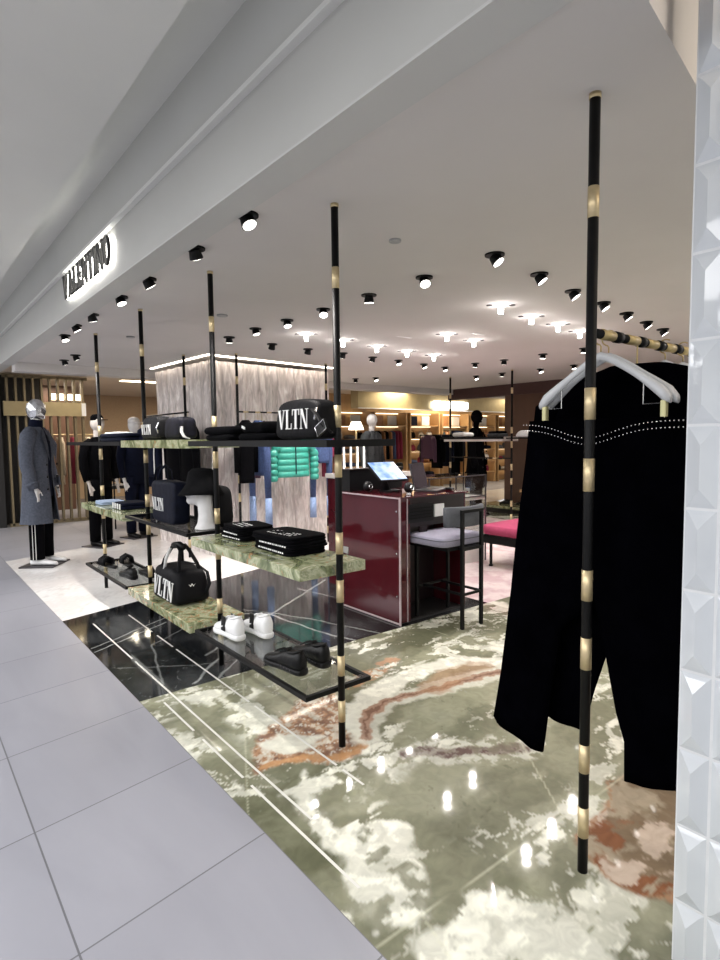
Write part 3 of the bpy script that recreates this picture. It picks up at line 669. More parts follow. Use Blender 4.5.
def folded(x, y, z, hx, hy, hz, rz, label, mat, group, seed, layers=2, name='folded_shirt', cat='shirt', prnt=None, top_print=None):
    """one folded garment: two or three cloth layers under each other, print along the front fold"""
    t = thing(name, (x, y, z), label, cat, group)
    mb = MB(); h = hz/layers
    for i in range(layers):
        m2 = soft_slab((x+random.uniform(-.003, .003), y+random.uniform(-.003, .003), z+h*(i+.5)), hx*(1-.02*i), hy*(1-.015*i), h*.52, rz, seed+i)
        mb.add(m2.v, m2.f)
    obj('folded_cloth', mb, mat, t, smooth=True)
    Mx = Matrix.Rotation(rz, 3, 'Z'); C = Vector((x, y, z))
    if prnt:
        m = MB(); rs = random.Random(seed)
        yy = -hy*.75
        while yy < hy*.55:
            w = rs.uniform(.008, .02); g = rs.uniform(.004, .012)
            for q in (0, 1):
                m.add([C+Mx @ Vector((-hx-.002, yy, hz*.38)), C+Mx @ Vector((-hx-.002, yy+w, hz*.38)), C+Mx @ Vector((-hx-.0005, yy+w, hz*.62)), C+Mx @ Vector((-hx-.0005, yy, hz*.62))], [(0, 1, 2, 3)]) if q == 0 else None
            yy += w+g
        obj('front_print', m, 'white_print', t)
    if top_print:
        m = MB(); rs = random.Random(seed+5)
        for i in range(9):
            for j in range(3):
                a, b = -hx*.62+j*.034, -hy*.62+i*hy*.125
                w, l = rs.uniform(.010, .022), rs.uniform(.012, .024)
                m.add([C+Mx @ Vector((a+p*w, b+q*l, hz*1.035+.001)) for p, q in ((0, 0), (1, .2), (1, 1), (0, .8))], [(0, 1, 2, 3)])
        obj('chest_print', m, 'white_print', t)
    return t
ZS = .949
# near pile (3 shirts) and second pile (2 shirts) on the middle onyx shelf
for k, w in enumerate(('bottom', 'middle', 'topmost')):
    folded(1.80+.006*(k==1), 2.92-.008*(k==1), ZS+.001+k*.034, .135+.004*k, .225-.006*k, .034, .05*k-.03, 'black folded shirt with white print, %s of the near pile on the onyx shelf' % w, 'black_cloth', 'folded black shirts on the onyx shelf', 10+k, prnt=k < 2, top_print=k == 2)
for k, w in enumerate(('bottom', 'middle', 'topmost')):
    folded(1.82, 3.47+.008*(k==1), ZS+.001+k*.029, .13, .165-.005*k, .029, -.06*k+.03, 'black folded shirt with white print, %s of the farther pile on the onyx shelf' % w, 'black_cloth', 'folded black shirts on the onyx shelf', 20+k, prnt=k < 2, top_print=k == 2)
# top shelf, black folded clothes
ZT = 1.596
folded(1.76, 3.47, ZT, .15, .19, .035, 0, 'black folded jumper, lower one of the far pile on the high black shelf', 'black_cloth', 'black jumpers on the high shelf', 31, 1, 'folded_jumper', 'jumper')
folded(1.76, 3.47, ZT+.036, .15, .19, .050, .1, 'black folded jumper, upper one of the far pile on the high black shelf', 'black_cloth', 'black jumpers on the high shelf', 32, 1, 'folded_jumper', 'jumper')
folded(1.76, 3.02, ZT, .15, .17, .040, 0, 'black folded jumper, lower one of the pile beside the messenger bag', 'black_cloth', 'black jumpers on the high shelf', 33, 1, 'folded_jumper', 'jumper')
t = folded(1.76, 3.02, ZT+.041, .14, .16, .060, -.1, 'black folded jumper with white tag, upper one beside the messenger bag', 'black_cloth', 'black jumpers on the high shelf', 34, 1, 'folded_jumper', 'jumper')
obj('size_tag', MB().obox((1.615, 3.10, ZT+.075), (.003, .018, .007), 0, .3), 'white_print', t)
# far shelf: navy jumper with a white collar piece
t = folded(1.76, 5.72, ZT, .17, .42, .075, 0, 'dark navy folded jumper with a white stripe on the far high shelf', 'navy_cloth', None, 41, 2, 'folded_jumper', 'jumper')
obj('white_stripe', soft_slab((1.68, 5.75, ZT+.078), .05, .24, .012, .1, 4), 'white_print', t, smooth=True)
tag(obj('bucket_hat', MB().lathe([(.115, 0), (.112, .004), (.075, .04), (.068, .10), (.045, .118), (.001, .122)], (1.80, 5.35, ZT), 24), 'navy_cloth', smooth=True), 'small navy hat on the far high shelf behind the crossbody bag', 'hat')
# waist-high far onyx shelf
folded(1.72, 6.27, .956, .12, .13, .035, 0, 'pale blue and white folded shirt at the far end of the waist-high shelf', 'blue_shirt', None, 51, 2)
t = folded(1.76, 5.72, .956, .13, .15, .06, 0, 'navy folded knit with white stripes on the far waist-high shelf', 'navy_cloth', None, 52, 2, 'folded_knit', 'jumper')
for i in range(4):
    obj('knit_stripe', MB().box(1.622, 1.628, 5.60+i*.07, 5.63+i*.07, .962, 1.012), 'white_print', t)

def softbox(mb, c, hx, hy, hz, e=.45, top=1.0, n=36, m=14, bulge=0):
    R = []
    for i in range(m+1):
        a = -PI/2+PI*i/m; zz = math.copysign(abs(math.sin(a))**e, math.sin(a)); q = max(.02, abs(math.cos(a))**e)
        tp = 1+(top-1)*(zz+1)/2+bulge*(1-zz*zz)
        R.append([(c[0]+hx*q*tp*math.copysign(abs(math.cos(2*PI*k/n))**e, math.cos(2*PI*k/n)), c[1]+hy*q*tp*math.copysign(abs(math.sin(2*PI*k/n))**e, math.sin(2*PI*k/n)), c[2]+hz*(zz+1)) for k in range(n)])
    return mb.loft(R)
# ---- messenger bag, top shelf
t = thing('messenger_bag', (1.70, 2.55, ZT), 'black messenger bag with large white VLTN letters on the high shelf', 'bag')
mb = softbox(MB(), (1.70, 2.55, ZT), .09, .225, .098, .38, .86)
mb.xf(lambda v: Vector((v.x, v.y, v.z+.014*math.cos((v.y-2.55)*7)*(v.z > ZT+.05))))
obj('bag_body', mb, 'black_nylon', t, smooth=True)
mb = MB(); lettering(mb, 'VLTN', (1.607, 2.69, ZT+.055), (0, -1, 0), (0, 0, 1), (-1, 0, 0), .100, .004, .78); obj('lettering', mb.rot((1.612, 2.55, ZT+.055), ry=.02), 'white_print', t)
obj('side_buckle', MB().tube([(1.605, 2.345, ZT+.10), (1.60, 2.33, ZT+.13), (1.61, 2.335, ZT+.155)], .006), 'chrome', t)
mb = MB().tube([(1.60, 2.36, ZT+.15), (1.585, 2.30, ZT+.12), (1.58, 2.24, ZT+.07), (1.60, 2.20, ZT+.03)], [.012]*4, 8, flat=.25)
obj('shoulder_strap', mb, 'black_nylon', t, smooth=True)
s = obj('luggage_tag', MB().obox((1.58, 2.25, ZT+.055), (.006, .045, .028), 0, -.5), 'black_leather', t, bevel=.003)
obj('tag_frame', MB().tube([(1.573, 2.25+a*math.cos(-.5)-b*math.sin(-.5), ZT+.055+a*math.sin(-.5)+b*math.cos(-.5)) for a, b in ((-.04, -.024), (.04, -.024), (.04, .024), (-.04, .024))], .0035, 6, closed=True), 'chrome', s)
# ---- crossbody bag + pouch, high onyx shelf
t = thing('crossbody_bag', (1.68, 4.70, 1.606), 'black crossbody bag with white letters VLTN on the high onyx shelf', 'bag')
mb = softbox(MB(), (1.68, 4.70, 1.606), .085, .21, .095, .42, .82); obj('bag_body', mb, 'black_nylon', t, smooth=True)
mb = MB(); lettering(mb, 'VLTN', (1.598, 4.84, 1.65), (0, -1, 0), (0, 0, 1), (-1, 0, 0), .08, .004, .75); obj('lettering', mb, 'white_print', t)
obj('buckle', MB().tube([(1.62, 4.52, 1.66), (1.605, 4.51, 1.70), (1.62, 4.50, 1.74)], .007), 'chrome', t)
t = thing('camera_bag', (1.70, 4.27, 1.606), 'dark patterned camera bag with hanging strap beside the crossbody bag', 'bag')
mb = softbox(MB(), (1.70, 4.27, 1.606), .08, .18, .085, .42, .88); obj('bag_body', mb, PM('pattern_nylon', (.004, .004, .008), .7, 0, .9, 22, spec=.12), t, smooth=True)
obj('shoulder_strap', MB().tube([(1.64, 4.10, 1.70), (1.60, 4.0, 1.66), (1.585, 3.92, 1.625), (1.60, 3.87, 1.612)], .012, 8, flat=.3), PM('grey_webbing', (.28, .28, .27), .7), t, smooth=True)
# ---- tote bag on the glass shelf
t = thing('tote_bag', (1.66, 4.38, .963), 'upright navy tote bag with small white VLTN letters on the glass shelf', 'bag')
mb = softbox(MB(), (1.66, 4.42, .963), .07, .235, .165, .25, 1.02); mb.xf(lambda v: wob(v, .004, 25)); obj('bag_body', mb, 'navy_nylon', t, smooth=True)
mb = MB(); lettering(mb, 'VLTN', (1.5885, 4.61, 1.06), (0, -1, .0), (0, .06, 1), (-1, 0, 0), .100, .004, .64); obj('lettering', mb, 'white_print', t)
for dy in (.08, -.02): obj('carry_handle', MB().tube([(1.63, 4.60+dy, 1.27), (1.64, 4.57+dy, 1.37), (1.66, 4.51+dy, 1.41), (1.68, 4.45+dy, 1.37), (1.68, 4.42+dy, 1.27)], .011, 8, flat=.35), 'navy_nylon', t, smooth=True)
t = thing('backpack', (1.86, 4.05, .963), 'black backpack standing behind the white bust on the glass shelf', 'bag')
mb = softbox(MB(), (1.86, 4.07, .963), .085, .20, .15, .4, .9); obj('bag_body', mb, 'black_nylon', t, smooth=True)
obj('grab_loop', MB().tube([(1.86, 4.12, 1.24), (1.86, 4.10, 1.29), (1.86, 4.04, 1.29), (1.86, 4.02, 1.24)], .008, 8), 'black_nylon', t, smooth=True)
obj('front_pocket', softbox(MB(), (1.775, 4.07, .985), .025, .14, .075, .4), 'black_nylon', t, smooth=True)
# ---- bust with bucket hat
t = thing('display_bust', (1.73, 3.97, .963), 'white mannequin neck and head bust standing on the glass shelf', 'mannequin head')
mb = MB()
mb.tube([(1.74, 3.95, .963), (1.74, 3.95, 1.0), (1.745, 3.955, 1.06), (1.745, 3.965, 1.13), (1.74, 3.975, 1.20)], [.085, .062, .056, .056, .062], 18)
mb.ell((1.72, 4.01, 1.235), (.078, .088, .115)); mb.ell((1.68, 4.055, 1.165), (.038, .042, .035))
mb.ell((1.655, 4.085, 1.21), (.014, .02, .024)); mb.ell((1.665, 4.07, 1.185), (.016, .022, .008)); mb.ell((1.79, 3.97, 1.22), (.014, .024, .034)); mb.ell((1.665, 3.955, 1.22), (.014, .02, .034))
obj('bust_form', mb, 'bust_white', t, remesh=.008, sm=2)
h_ = obj('bucket_hat', MB().lathe([(.166, -.024), (.170, -.022), (.113, .055), (.105, .10), (.095, .145), (.07, .168), (.001, .176), (.001, .17), (.07, .162), (.09, .14), (.10, .10), (.108, .055), (.164, -.026)], (1.735, 3.995, 1.225), 36), 'felt', smooth=True)
h_.data.transform(Matrix.Rotation(-.10, 4, 'X') @ Matrix.Rotation(.06, 4, 'Y')); tag(h_, 'charcoal black bucket hat worn by the white bust', 'hat')
# ---- duffel on the low onyx shelf
t = thing('duffel_bag', (1.76, 4.55, .326), 'large black duffel bag with white VLTN letters on the low onyx shelf', 'bag')
mb = softbox(MB(), (1.76, 4.53, .326), .165, .285, .135, .36, .80); mb.xf(lambda v: wob(v, .005, 18)); obj('bag_body', mb, 'black_nylon', t, smooth=True)
mb = MB(); lettering(mb, 'VLTN', (1.586, 4.67, .385), (0, -1, -.03), (.13, 0, 1), (-1, 0, 0), .145, .006, .76); obj('lettering', mb, 'white_print', t)
for dx in (-.06, .06):
    obj('carry_handle', MB().tube([(1.76+dx*1.5, 4.70, .54), (1.76+dx*1.2, 4.66, .64), (1.76+dx*.6, 4.58, .745), (1.76+dx*.5, 4.50, .765), (1.76+dx*.6, 4.42, .73), (1.76+dx*1.2, 4.36, .63), (1.76+dx*1.5, 4.33, .54)], .016, 8, flat=.4), 'black_nylon', t, smooth=True)
obj('handle_wrap', MB().tube([(1.73, 4.57, .755), (1.75, 4.50, .768), (1.76, 4.44, .75)], .026, 12), 'black_leather', t, smooth=True)
obj('white_strap', MB().tube([(1.70, 4.56, .74), (1.665, 4.57, .66), (1.65, 4.575, .57)], .013, 8, flat=.25), 'white_print', t, smooth=True)
obj('shoulder_strap', MB().tube([(1.79, 4.72, .57), (1.83, 4.62, .60), (1.87, 4.45, .60), (1.89, 4.30, .56), (1.88, 4.24, .48), (1.84, 4.235, .40)], .014, 8, flat=.3), 'black_nylon', t, smooth=True)
mb = MB(); mb.add([(1.745+a, 4.262, .485+b) for a, b in ((-.03, .012), (-.01, -.014), (0, .004), (.012, -.014), (.03, .014), (.014, -.004), (0, .014), (-.012, -.002))], [tuple(range(8))])
obj('bird_badge', mb.xf(lambda v: Vector((v.x, v.y-.003, v.z))), 'white_print', t)

# ---- shoes
def shoe(name, label, mat, sole, loc, rz, group, L=.285, hi=.105, strap=None, W=1.0, chunky=1.0):
    """toe points to local +Y"""
    t = thing(name, loc, label, 'shoe', group); X0, Y0, Z0 = loc
    def ring(y, w, zb, zt, n=20, off=0):
        out = []
        for k in range(n):
            a = 2*PI*k/n; ca, sa = math.cos(a), math.sin(a)
            x = w*math.copysign(abs(ca)**.7, ca)+off
            z = (zb+zt)/2+(zt-zb)/2*math.copysign(abs(sa)**(.75 if sa > 0 else .45), sa)
            out.append((x*(1 if sa <= 0 else 1-.38*sa), y, z))
        return out
    rot = lambda v: Vector((X0, Y0, Z0))+Matrix.Rotation(rz, 3, 'Z') @ Vector((v.x*W, v.y, v.z))
    st = .034*chunky
    P = [(-.5, .012), (-.485, .026), (-.44, .036), (-.3, .040), (-.1, .038), (.05, .042), (.2, .050), (.32, .050), (.42, .040), (.475, .024), (.5, .008)]
    m = MB(); m.loft([[(w*math.copysign(abs(math.cos(a))**.5, math.cos(a)), y*L, st/2+st/2*math.copysign(abs(math.sin(a))**.4, math.sin(a))) for a in [2*PI*k/16 for k in range(16)]] for y, w in [(y, w*1.02+.002) for y, w in P]])
    obj('sole', m.xf(rot), sole, t, smooth=True)
    Q = [(-.485, .012, .060), (-.465, .027, hi*.86), (-.42, .036, hi), (-.34, .038, hi*.96), (-.2, .038, hi*.90), (-.06, .039, hi*.84), (.06, .042, hi*.70), (.18, .046, hi*.56), (.30, .047, hi*.48), (.40, .038, hi*.42), (.46, .022, hi*.34), (.485, .006, hi*.26)]
    m = MB(); m.loft([ring(y*L, w, st*.7, z) for y, w, z in Q]); u_ = obj('upper', m.xf(rot), mat, t, smooth=True)
    # ankle opening: padded rim with a dark throat
    c = (0, -.27*L, hi*.955)
    rim = [(.024*math.cos(a), c[1]+.165*L*math.sin(a), c[2]-.004-.006*math.cos(a)**2-.012*math.sin(a)) for a in [2*PI*k/24 for k in range(24)]]
    obj('padded_collar', MB().tube(rim, .0075, 8, closed=True).xf(rot), mat, u_, smooth=True)
    th = [(x*.86, c[1]+(y-c[1])*.86, z-.001) for x, y, z in rim]
    obj('lining', MB().add(th+[(0, c[1], c[2]-.012)], [(i, (i+1) % 24, 24) for i in range(24)]).xf(rot), PM('lining_'+name, (.20, .20, .22) if 'white' in label else (.012, .012, .012), .9), u_)
    tg = MB(); tg.obox((0, -.03*L, hi*.80), (.019, .040, .006), 0, -.5); obj('tongue', tg.xf(rot), mat, t, bevel=.004)
    if strap:
        m = MB()
        for s_ in (-1, 1):
            m.loft([[(s_*(.0415-.012*q)+s_*.0025, yy*L, st+.008+q*(hi*.60)) for yy, q in ((a, 0), (b, 0), (b+.04, 1), (a+.04, 1))] for a, b in ((-.10, .06),)] +
                   [[(s_*(.0400-.012*q)+s_*.0012, yy*L, st+.008+q*(hi*.60)) for yy, q in ((a, 0), (b, 0), (b+.04, 1), (a+.04, 1))] for a, b in ((-.10, .06),)])
        obj('side_band', m.xf(rot), strap, t)
    m = MB()
    for i in range(5):
        yy = (.02+.045*i)*L; zz = hi*(.80-.052*i)
        m.tube([(-.020, yy, zz), (0, yy+.003, zz+.008), (.020, yy, zz)], .003, 6)
    obj('laces', m.xf(rot), mat, t, smooth=True)
    return t
zg = .316
g1 = 'white sneakers on the low glass shelf'; g2 = 'black studded sneakers on the low glass shelf'
shoe('sneaker', 'white sneaker with black side band, left one nearer the pole, on the glass shelf', 'white_leather', 'white_leather', (1.665, 3.47, zg), .05, g1, hi=.150, L=.32, W=1.12, strap='black_leather')
shoe('sneaker', 'white sneaker with black side band, right one of the white pair', 'white_leather', 'white_leather', (1.83, 3.39, zg), .02, g1, hi=.150, L=.32, W=1.12, strap='black_leather')
shoe('sneaker', 'black studded sneaker, left one of the near black pair on the glass shelf', 'black_leather', 'black_leather', (1.66, 2.76, zg), .10, g2, hi=.130, L=.34, W=1.15)
shoe('sneaker', 'black studded sneaker, right one nearest the pole on the glass shelf', 'black_leather', 'black_leather', (1.83, 2.76, zg), .02, g2, hi=.130, L=.33, W=1.15)
for o in [o for o in bpy.data.objects if o.name.startswith('sneaker') and 'black stud' in o['label']]:
    b = BASE[o.name]; m = MB()
    for s in (-1, 1):
        for i in range(9): m.ell((b.x+s*.046, b.y-.12+.03*i, b.z+.03), (.003, .004, .004), 6, 4)
    obj('studs', m, 'laptop_grey', o, smooth=True)
g3 = 'black shoes on the far low glass shelf'
def slide(label, loc, rz):
    """chunky slide with a big rolled band"""
    t = thing('sandal', loc, label, 'shoe', g3); rot = lambda v: Vector(loc)+Matrix.Rotation(rz, 3, 'Z') @ v
    P = [(-.5, .012), (-.44, .034), (-.1, .036), (.2, .048), (.4, .042), (.5, .012)]
    m = MB(); m.loft([[(w*math.cos(a), y*.27, .018+.017*math.sin(a)) for a in [2*PI*k/14 for k in range(14)]] for y, w in P]); obj('footbed', m.xf(rot), 'black_leather', t, smooth=True)
    m = MB()
    for i in range(4): m.tube([(-.052, .02+.028*i, .025), (-.045, .02+.028*i, .075), (0, .022+.028*i, .10), (.045, .02+.028*i, .075), (.052, .02+.028*i, .025)], .018, 10)
    obj('rolled_band', m.xf(rot), 'black_nylon', t, smooth=True)
slide('black padded sandal, farthest left of the shoes on the far glass shelf', (1.66, 6.17, zg), .2)
slide('black padded sandal, right behind the farthest left one', (1.83, 6.12, zg), -.1)
shoe('loafer', 'black shoe, left one of the nearer pair on the far glass shelf', 'black_leather', 'black_leather', (1.67, 5.58, zg), .1, g3, hi=.10, L=.29, chunky=1.3)
shoe('loafer', 'black shoe, right one of the nearer pair on the far glass shelf', 'black_leather', 'black_leather', (1.83, 5.54, zg), 0, g3, hi=.10, L=.29, chunky=1.3)

# ================================================================== HANGING TROUSERS, NEAR RIGHT
RZ = 1.955
t = thing('clothes_rail', (2.0, 1.08, RZ), 'short black and brass banded rail behind the tall pole, carrying the hangers', 'rail')
obj('rail_bar', MB().cyl((1.90, 1.08, RZ), (3.32, 1.08, RZ), .0165, 18), 'black_metal', t, smooth=True)
x = 1.93; k = 0
while x < 3.2:
    a = x+(.055 if k else .03); obj('brass_band', MB().cyl((a, 1.08, RZ), (a+.085, 1.08, RZ), .0178, 18), 'rail_brass', t, smooth=True)
    obj('collar', MB().cyl((a+.10, 1.08, RZ), (a+.135, 1.08, RZ), .0205, 18), 'black_metal', t, smooth=True)
    x += .155; k += 1
def hanger(x, label, yc=1.10, w=.245, mat='hanger_white', clips=True):
    t = thing('clothes_hanger', (x, yc, 1.70), label, 'hanger', 'white hangers on the near rail')
    m = MB(); ps = []; 
    for k in range(25):
        q = -1+2*k/24; ps.append((q, 1.885-.165*abs(q)**1.25-.0*q))
    rings = []
    for q, z in ps:
        a = abs(q); hz_ = .015+.014*max(0, (a-.55)/.45); hx_ = .008+.016*max(0, (a-.5)/.5)
        if a > .98: hz_ *= .55; hx_ *= .6
        rings.append([(x+hx_*math.cos(b)-.03*a*a*0, yc+q*w, z+hz_*math.sin(b)) for b in [2*PI*i/14 for i in range(14)]])
    m.loft(rings); obj('shoulder_bar', m, mat, t, smooth=True)
    obj('hook', MB().tube([(x, yc, 1.895), (x, yc, 1.918)] + [(x, yc-.0+(yc*0)+.026*math.sin(a)-.0, RZ-.0035+.0265*-math.cos(a)+.0) for a in [.2*j for j in range(1, 20)]], .0028, 8), 'rail_brass', t, smooth=True)
    for s in ((-1, 1) if clips else ()):
        obj('clip_wire', MB().tube([(x, yc+s*.155, 1.80), (x, yc+s*.155, 1.705), (x, yc+s*.225, 1.705), (x, yc+s*.225, 1.76)], .0022, 6), 'chrome', t)
        obj('trouser_clip', MB().box(x-.010, x+.010, yc+s*.225-.009, yc+s*.225+.009, 1.655, 1.715), 'clip', t, bevel=.002)
    return t
def trouser_leg(pr, x, th, n=28, ph=0, amp=.010):
    """pr: (z, y0, y1) outlines down the leg"""
    R = []
    for z, y0, y1 in pr:
        c = (y0+y1)/2; h = abs(y1-y0)/2; T = th*(.75+.6*h/.2) if z < 1.5 else th
        R.append([(x+T*math.sin(2*PI*k/n)*(1+.22*math.sin(5*2*PI*k/n+z*2+ph))+amp*math.sin(z*4+ph), c+h*math.copysign(abs(math.cos(2*PI*k/n))**.8, math.cos(2*PI*k/n)), z) for k in range(n)])
    return R
def interp(pr, m=26):
    z0, z1 = pr[0][0], pr[-1][0]; out = []
    for i in range(m+1):
        z = z0+(z1-z0)*i/m
        for (a, b) in zip(pr[:-1], pr[1:]):
            if a[0] >= z >= b[0] or (i == m and b is pr[-1]):
                t = (a[0]-z)/(a[0]-b[0]+1e-9); out.append((z, a[1]+(b[1]-a[1])*t, a[2]+(b[2]-a[2])*t)); break
    return out
def trousers(x, label, L, R_, ltilt=0, studs=False, th=.030, ph=0):
    t = thing('black_trousers', (x, 1.10, .30), label, 'trousers', None)
    mb = MB()
    mb.loft(trouser_leg(interp(L), x, th, ph=ph)); mb.loft(trouser_leg(interp(R_), x, th, ph=ph+1))
    if ltilt: mb.xf(lambda v: Vector((v.x, v.y, v.z+ltilt*(v.y-1.45)*max(0, min(1, (.9-v.z)/.5)) if v.y > 1.2 else v.z)))
    if ltilt: mb.xf(lambda v: Vector((v.x, v.y, v.z+.34*(1.0-v.y)*max(0, min(1, (.62-v.z)/.25)) if v.y < 1.0 else v.z)))
    obj('trouser_legs', mb, 'black_velvet', t, smooth=True)
    return t
wl = lambda y: 1.662-.055*math.exp(-((y-1.13)/.14)**2)      # waist line, dips in the middle
T1 = trousers(2.0, 'wide black trousers with studded waist, frontmost on the near rail',
    [(1.66, 1.13, 1.398), (1.45, 1.10, 1.415), (1.15, 1.10, 1.45), (.95, 1.13, 1.475), (.86, 1.24, 1.49), (.60, 1.29, 1.53), (.34, 1.325, 1.575)],
    [(1.66, .82, 1.16), (1.45, .78, 1.16), (1.15, .72, 1.14), (.95, .70, 1.09), (.83, .68, 1.06), (.60, .67, 1.015), (.50, .66, .985), (.345, .64, .985)], ltilt=.25)
m = MB()
for i in range(44):
    y = .80+.60*i/43
    for dz in (.012, .034): m.ell((2.0-.034, y, wl(y)-dz-.004), (.0022, .0026, .0026), 6, 4)
tag(obj('waist_studs', m, 'chrome', T1, smooth=True), None, None, kind='stuff')
trousers(2.095, 'second pair of black trousers, hem showing behind the frontmost pair',
    [(1.66, 1.06, 1.38), (1.2, 1.06, 1.37), (.9, 1.07, 1.355), (.80, 1.09, 1.35), (.60, 1.15, 1.355), (.43, 1.19, 1.375)],
    [(1.66, .72, 1.10), (1.2, .70, 1.08), (.9, .64, 1.04), (.60, .60, .97), (.43, .58, .92)], ph=2, th=.022)
trousers(2.42, 'third pair of black trousers, mostly hidden on the near rail',
    [(1.66, 1.08, 1.38), (1.2, 1.08, 1.36), (.9, 1.10, 1.34), (.70, 1.12, 1.33)],
    [(1.66, .72, 1.10), (1.2, .70, 1.10), (.9, .70, 1.08), (.70, .70, 1.04)], ph=3)
hanger(2.0, 'white wooden hanger with gold clips, nearest, holding the studded trousers')
hanger(2.045, 'white wooden hanger just behind the nearest one', yc=1.095, clips=False)
hanger(2.42, 'pale hanger peeking over the black coat, third along the near rail', yc=1.06, w=.2)
hanger(2.56, 'pale hanger, fourth along the near rail beside the pillar', yc=1.05, w=.2)
def jacket(x, y, ztop, label, w=.24, L=.85, mat='black_velvet', th=.07, name='jacket', cat='jacket', group=None, axis='y', sleeve=.62, slv_mat=None, cuff=None, hem=1.0, n=26, rail=None):
    """hanging upper garment: shoulders slope from a neck ring, two sleeves"""
    t = thing(name, (x, y, ztop-L), label, cat, group); mb = MB(); R = []
    for i in range(15):
        q = i/14; z = ztop-L*q
        hw = w*(.30+.70*min(1, (q/.13)**.7)) if q < .13 else w*(1+.08*(hem-1+.0)*(q-.13)) * (hem if q > .9 else 1+(hem-1)*(q-.13)/.77)
        if q < .13: z = ztop-L*q*.7
        R.append([(th*math.sin(a)*(1+.12*math.sin(4*a+q*5)), hw*math.copysign(abs(math.cos(a))**.85, math.cos(a)), z) for a in [2*PI*k/n for k in range(n)]])
    mb.loft(R)
    tr = (lambda v: Vector((x+v.x, y+v.y, v.z))) if axis == 'y' else (lambda v: Vector((x+v.y, y+v.x, v.z)))
    mb.xf(tr); obj('body', mb, mat, t, smooth=True)
    if rail: obj('hook', MB().tube([(x, y, ztop-.02), (x, y, rail-.02), (x+.0, y, rail-.006)], .003, 6), 'rail_brass', t)
    for s in (-1, 1):
        pts = [(0, s*w*.80, ztop-L*.10), (0, s*w*1.02, ztop-.12-L*.04), (.005, s*w*1.12, ztop-.12-sleeve*.45), (.01, s*w*1.16, ztop-.10-sleeve)]
        m2 = MB().tube(pts, [.055, .062, .052, .042], 12).xf(tr); sl = obj('sleeve', m2, slv_mat or mat, t, smooth=True)
        if cuff:
            m3 = MB().tube([(.01, s*w*1.16, ztop-.10-sleeve), (.012, s*w*1.17, ztop-.10-sleeve-cuff[1])], [.046, .050], 12).xf(tr); obj('cuff', m3, cuff[0], sl, smooth=True)
    return t
jacket(2.23, 1.08, 1.865, 'black coat hanging behind the black trousers, its shoulders above the waistbands', .37, .95, sleeve=.55, rail=1.955, name='hanging_coat', cat='coat')

# ================================================================== COUNTER, STOOL, DESK GOODS
t = thing('cash_desk', (3.72, 4.0, 0), 'glossy burgundy cash desk with clear edges, left of the grey stool', 'desk')
x0, x1, y0, y1 = 3.29, 4.14, 3.57, 4.43
obj('side_panel', MB().box(x0, x0+.03, y0, y1, .02, 1.085), 'burgundy', t)
obj('back_panel', MB().box(x0+.03, x1, y1-.03, y1, .02, 1.085), 'burgundy', t)
obj('side_panel', MB().box(x1-.03, x1, y0+.02, y1-.03, .02, 1.085), 'burgundy', t)
obj('front_post', MB().box(x0+.03, x0+.12, y0, y0+.06, .02, 1.085), 'burgundy', t)
obj('front_drawer', MB().box(x0+.12, x1-.03, y0+.01, y0+.06, .83, 1.085), 'burgundy_dark', t)
obj('inner_back', MB().box(x0+.12, x1-.03, y0+.40, y0+.43, .02, .83), 'burgundy_dark', t)
obj('plinth', MB().box(x0+.02, x1-.02, y0+.03, y1-.02, 0, .02), 'dark_wall', t)
obj('desk_top', MB().box(x0, x1+.01, y0-.01, y1, 1.085, 1.10), 'burgundy', t, bevel=.002)
fr = MB().box(x0-.006, x0+.006, y0-.010, y0+.004, .0, 1.1).box(x0-.005, x0+.003, y0, y1, .005, .018).box(x0-.005, x0+.003, y0, y1, 1.085, 1.098).box(x0+.08, x0+.088, y0-.008, y0, .02, 1.085)
obj('clear_edging', fr, PM('acrylic_edge', (.45, .36, .38), .1, 0, .05), t)
for z in (.25, .62, .98): obj('edge_screw', MB().cyl((x0-.010, y0+.03, z), (x0, y0+.03, z), .008, 10), 'chrome', t)
v_ = obj('vent_grille', MB().box(x0+.10, x0+.40, y0-.004, y0+.012, .87, 1.03), 'screen_black', t)
mb = MB()
for i in range(4): mb.box(x0+.12, x0+.38, y0-.009, y0-.003, .905+i*.028, .915+i*.028)
obj('louvre', mb, 'black_metal', v_)
obj('socket_plate', MB().box(x0+.42, x0+.54, y0-.006, y0+.012, .90, 1.01), 'white_paint', t, bevel=.002)
obj('lock', MB().cyl((x0+.27, y0-.004, .80), (x0+.27, y0+.004, .80), .008, 12).box(x0+.24, x0+.33, y0, y0+.02, .77, .83), 'burgundy_dark', t)
obj('price_plate', MB().box(x0-.004, x0, 4.28, 4.40, .52, .58), PM('plate_grey', (.3, .3, .29), .4), t)
t = thing('back_counter', (4.1, 5.0, 0), 'taller burgundy cabinet with white stone top behind the cash desk', 'cabinet')
obj('cabinet_body', MB().box(3.72, 4.55, 4.78, 5.2, 0, 1.17), 'burgundy', t); obj('stone_top', MB().box(3.70, 4.57, 4.76, 5.22, 1.17, 1.22), 'marble_white', t, bevel=.003)
t = thing('riser_box', (3.62, 4.27, 1.101), 'black raised till box at the back of the cash desk', 'box')
obj('box_body', MB().box(3.33, 4.0, 4.30, 4.42, 1.101, 1.30), 'screen_black', t); obj('box_lid', MB().box(3.32, 4.01, 4.29, 4.43, 1.30, 1.312), 'burgundy_dark', t)
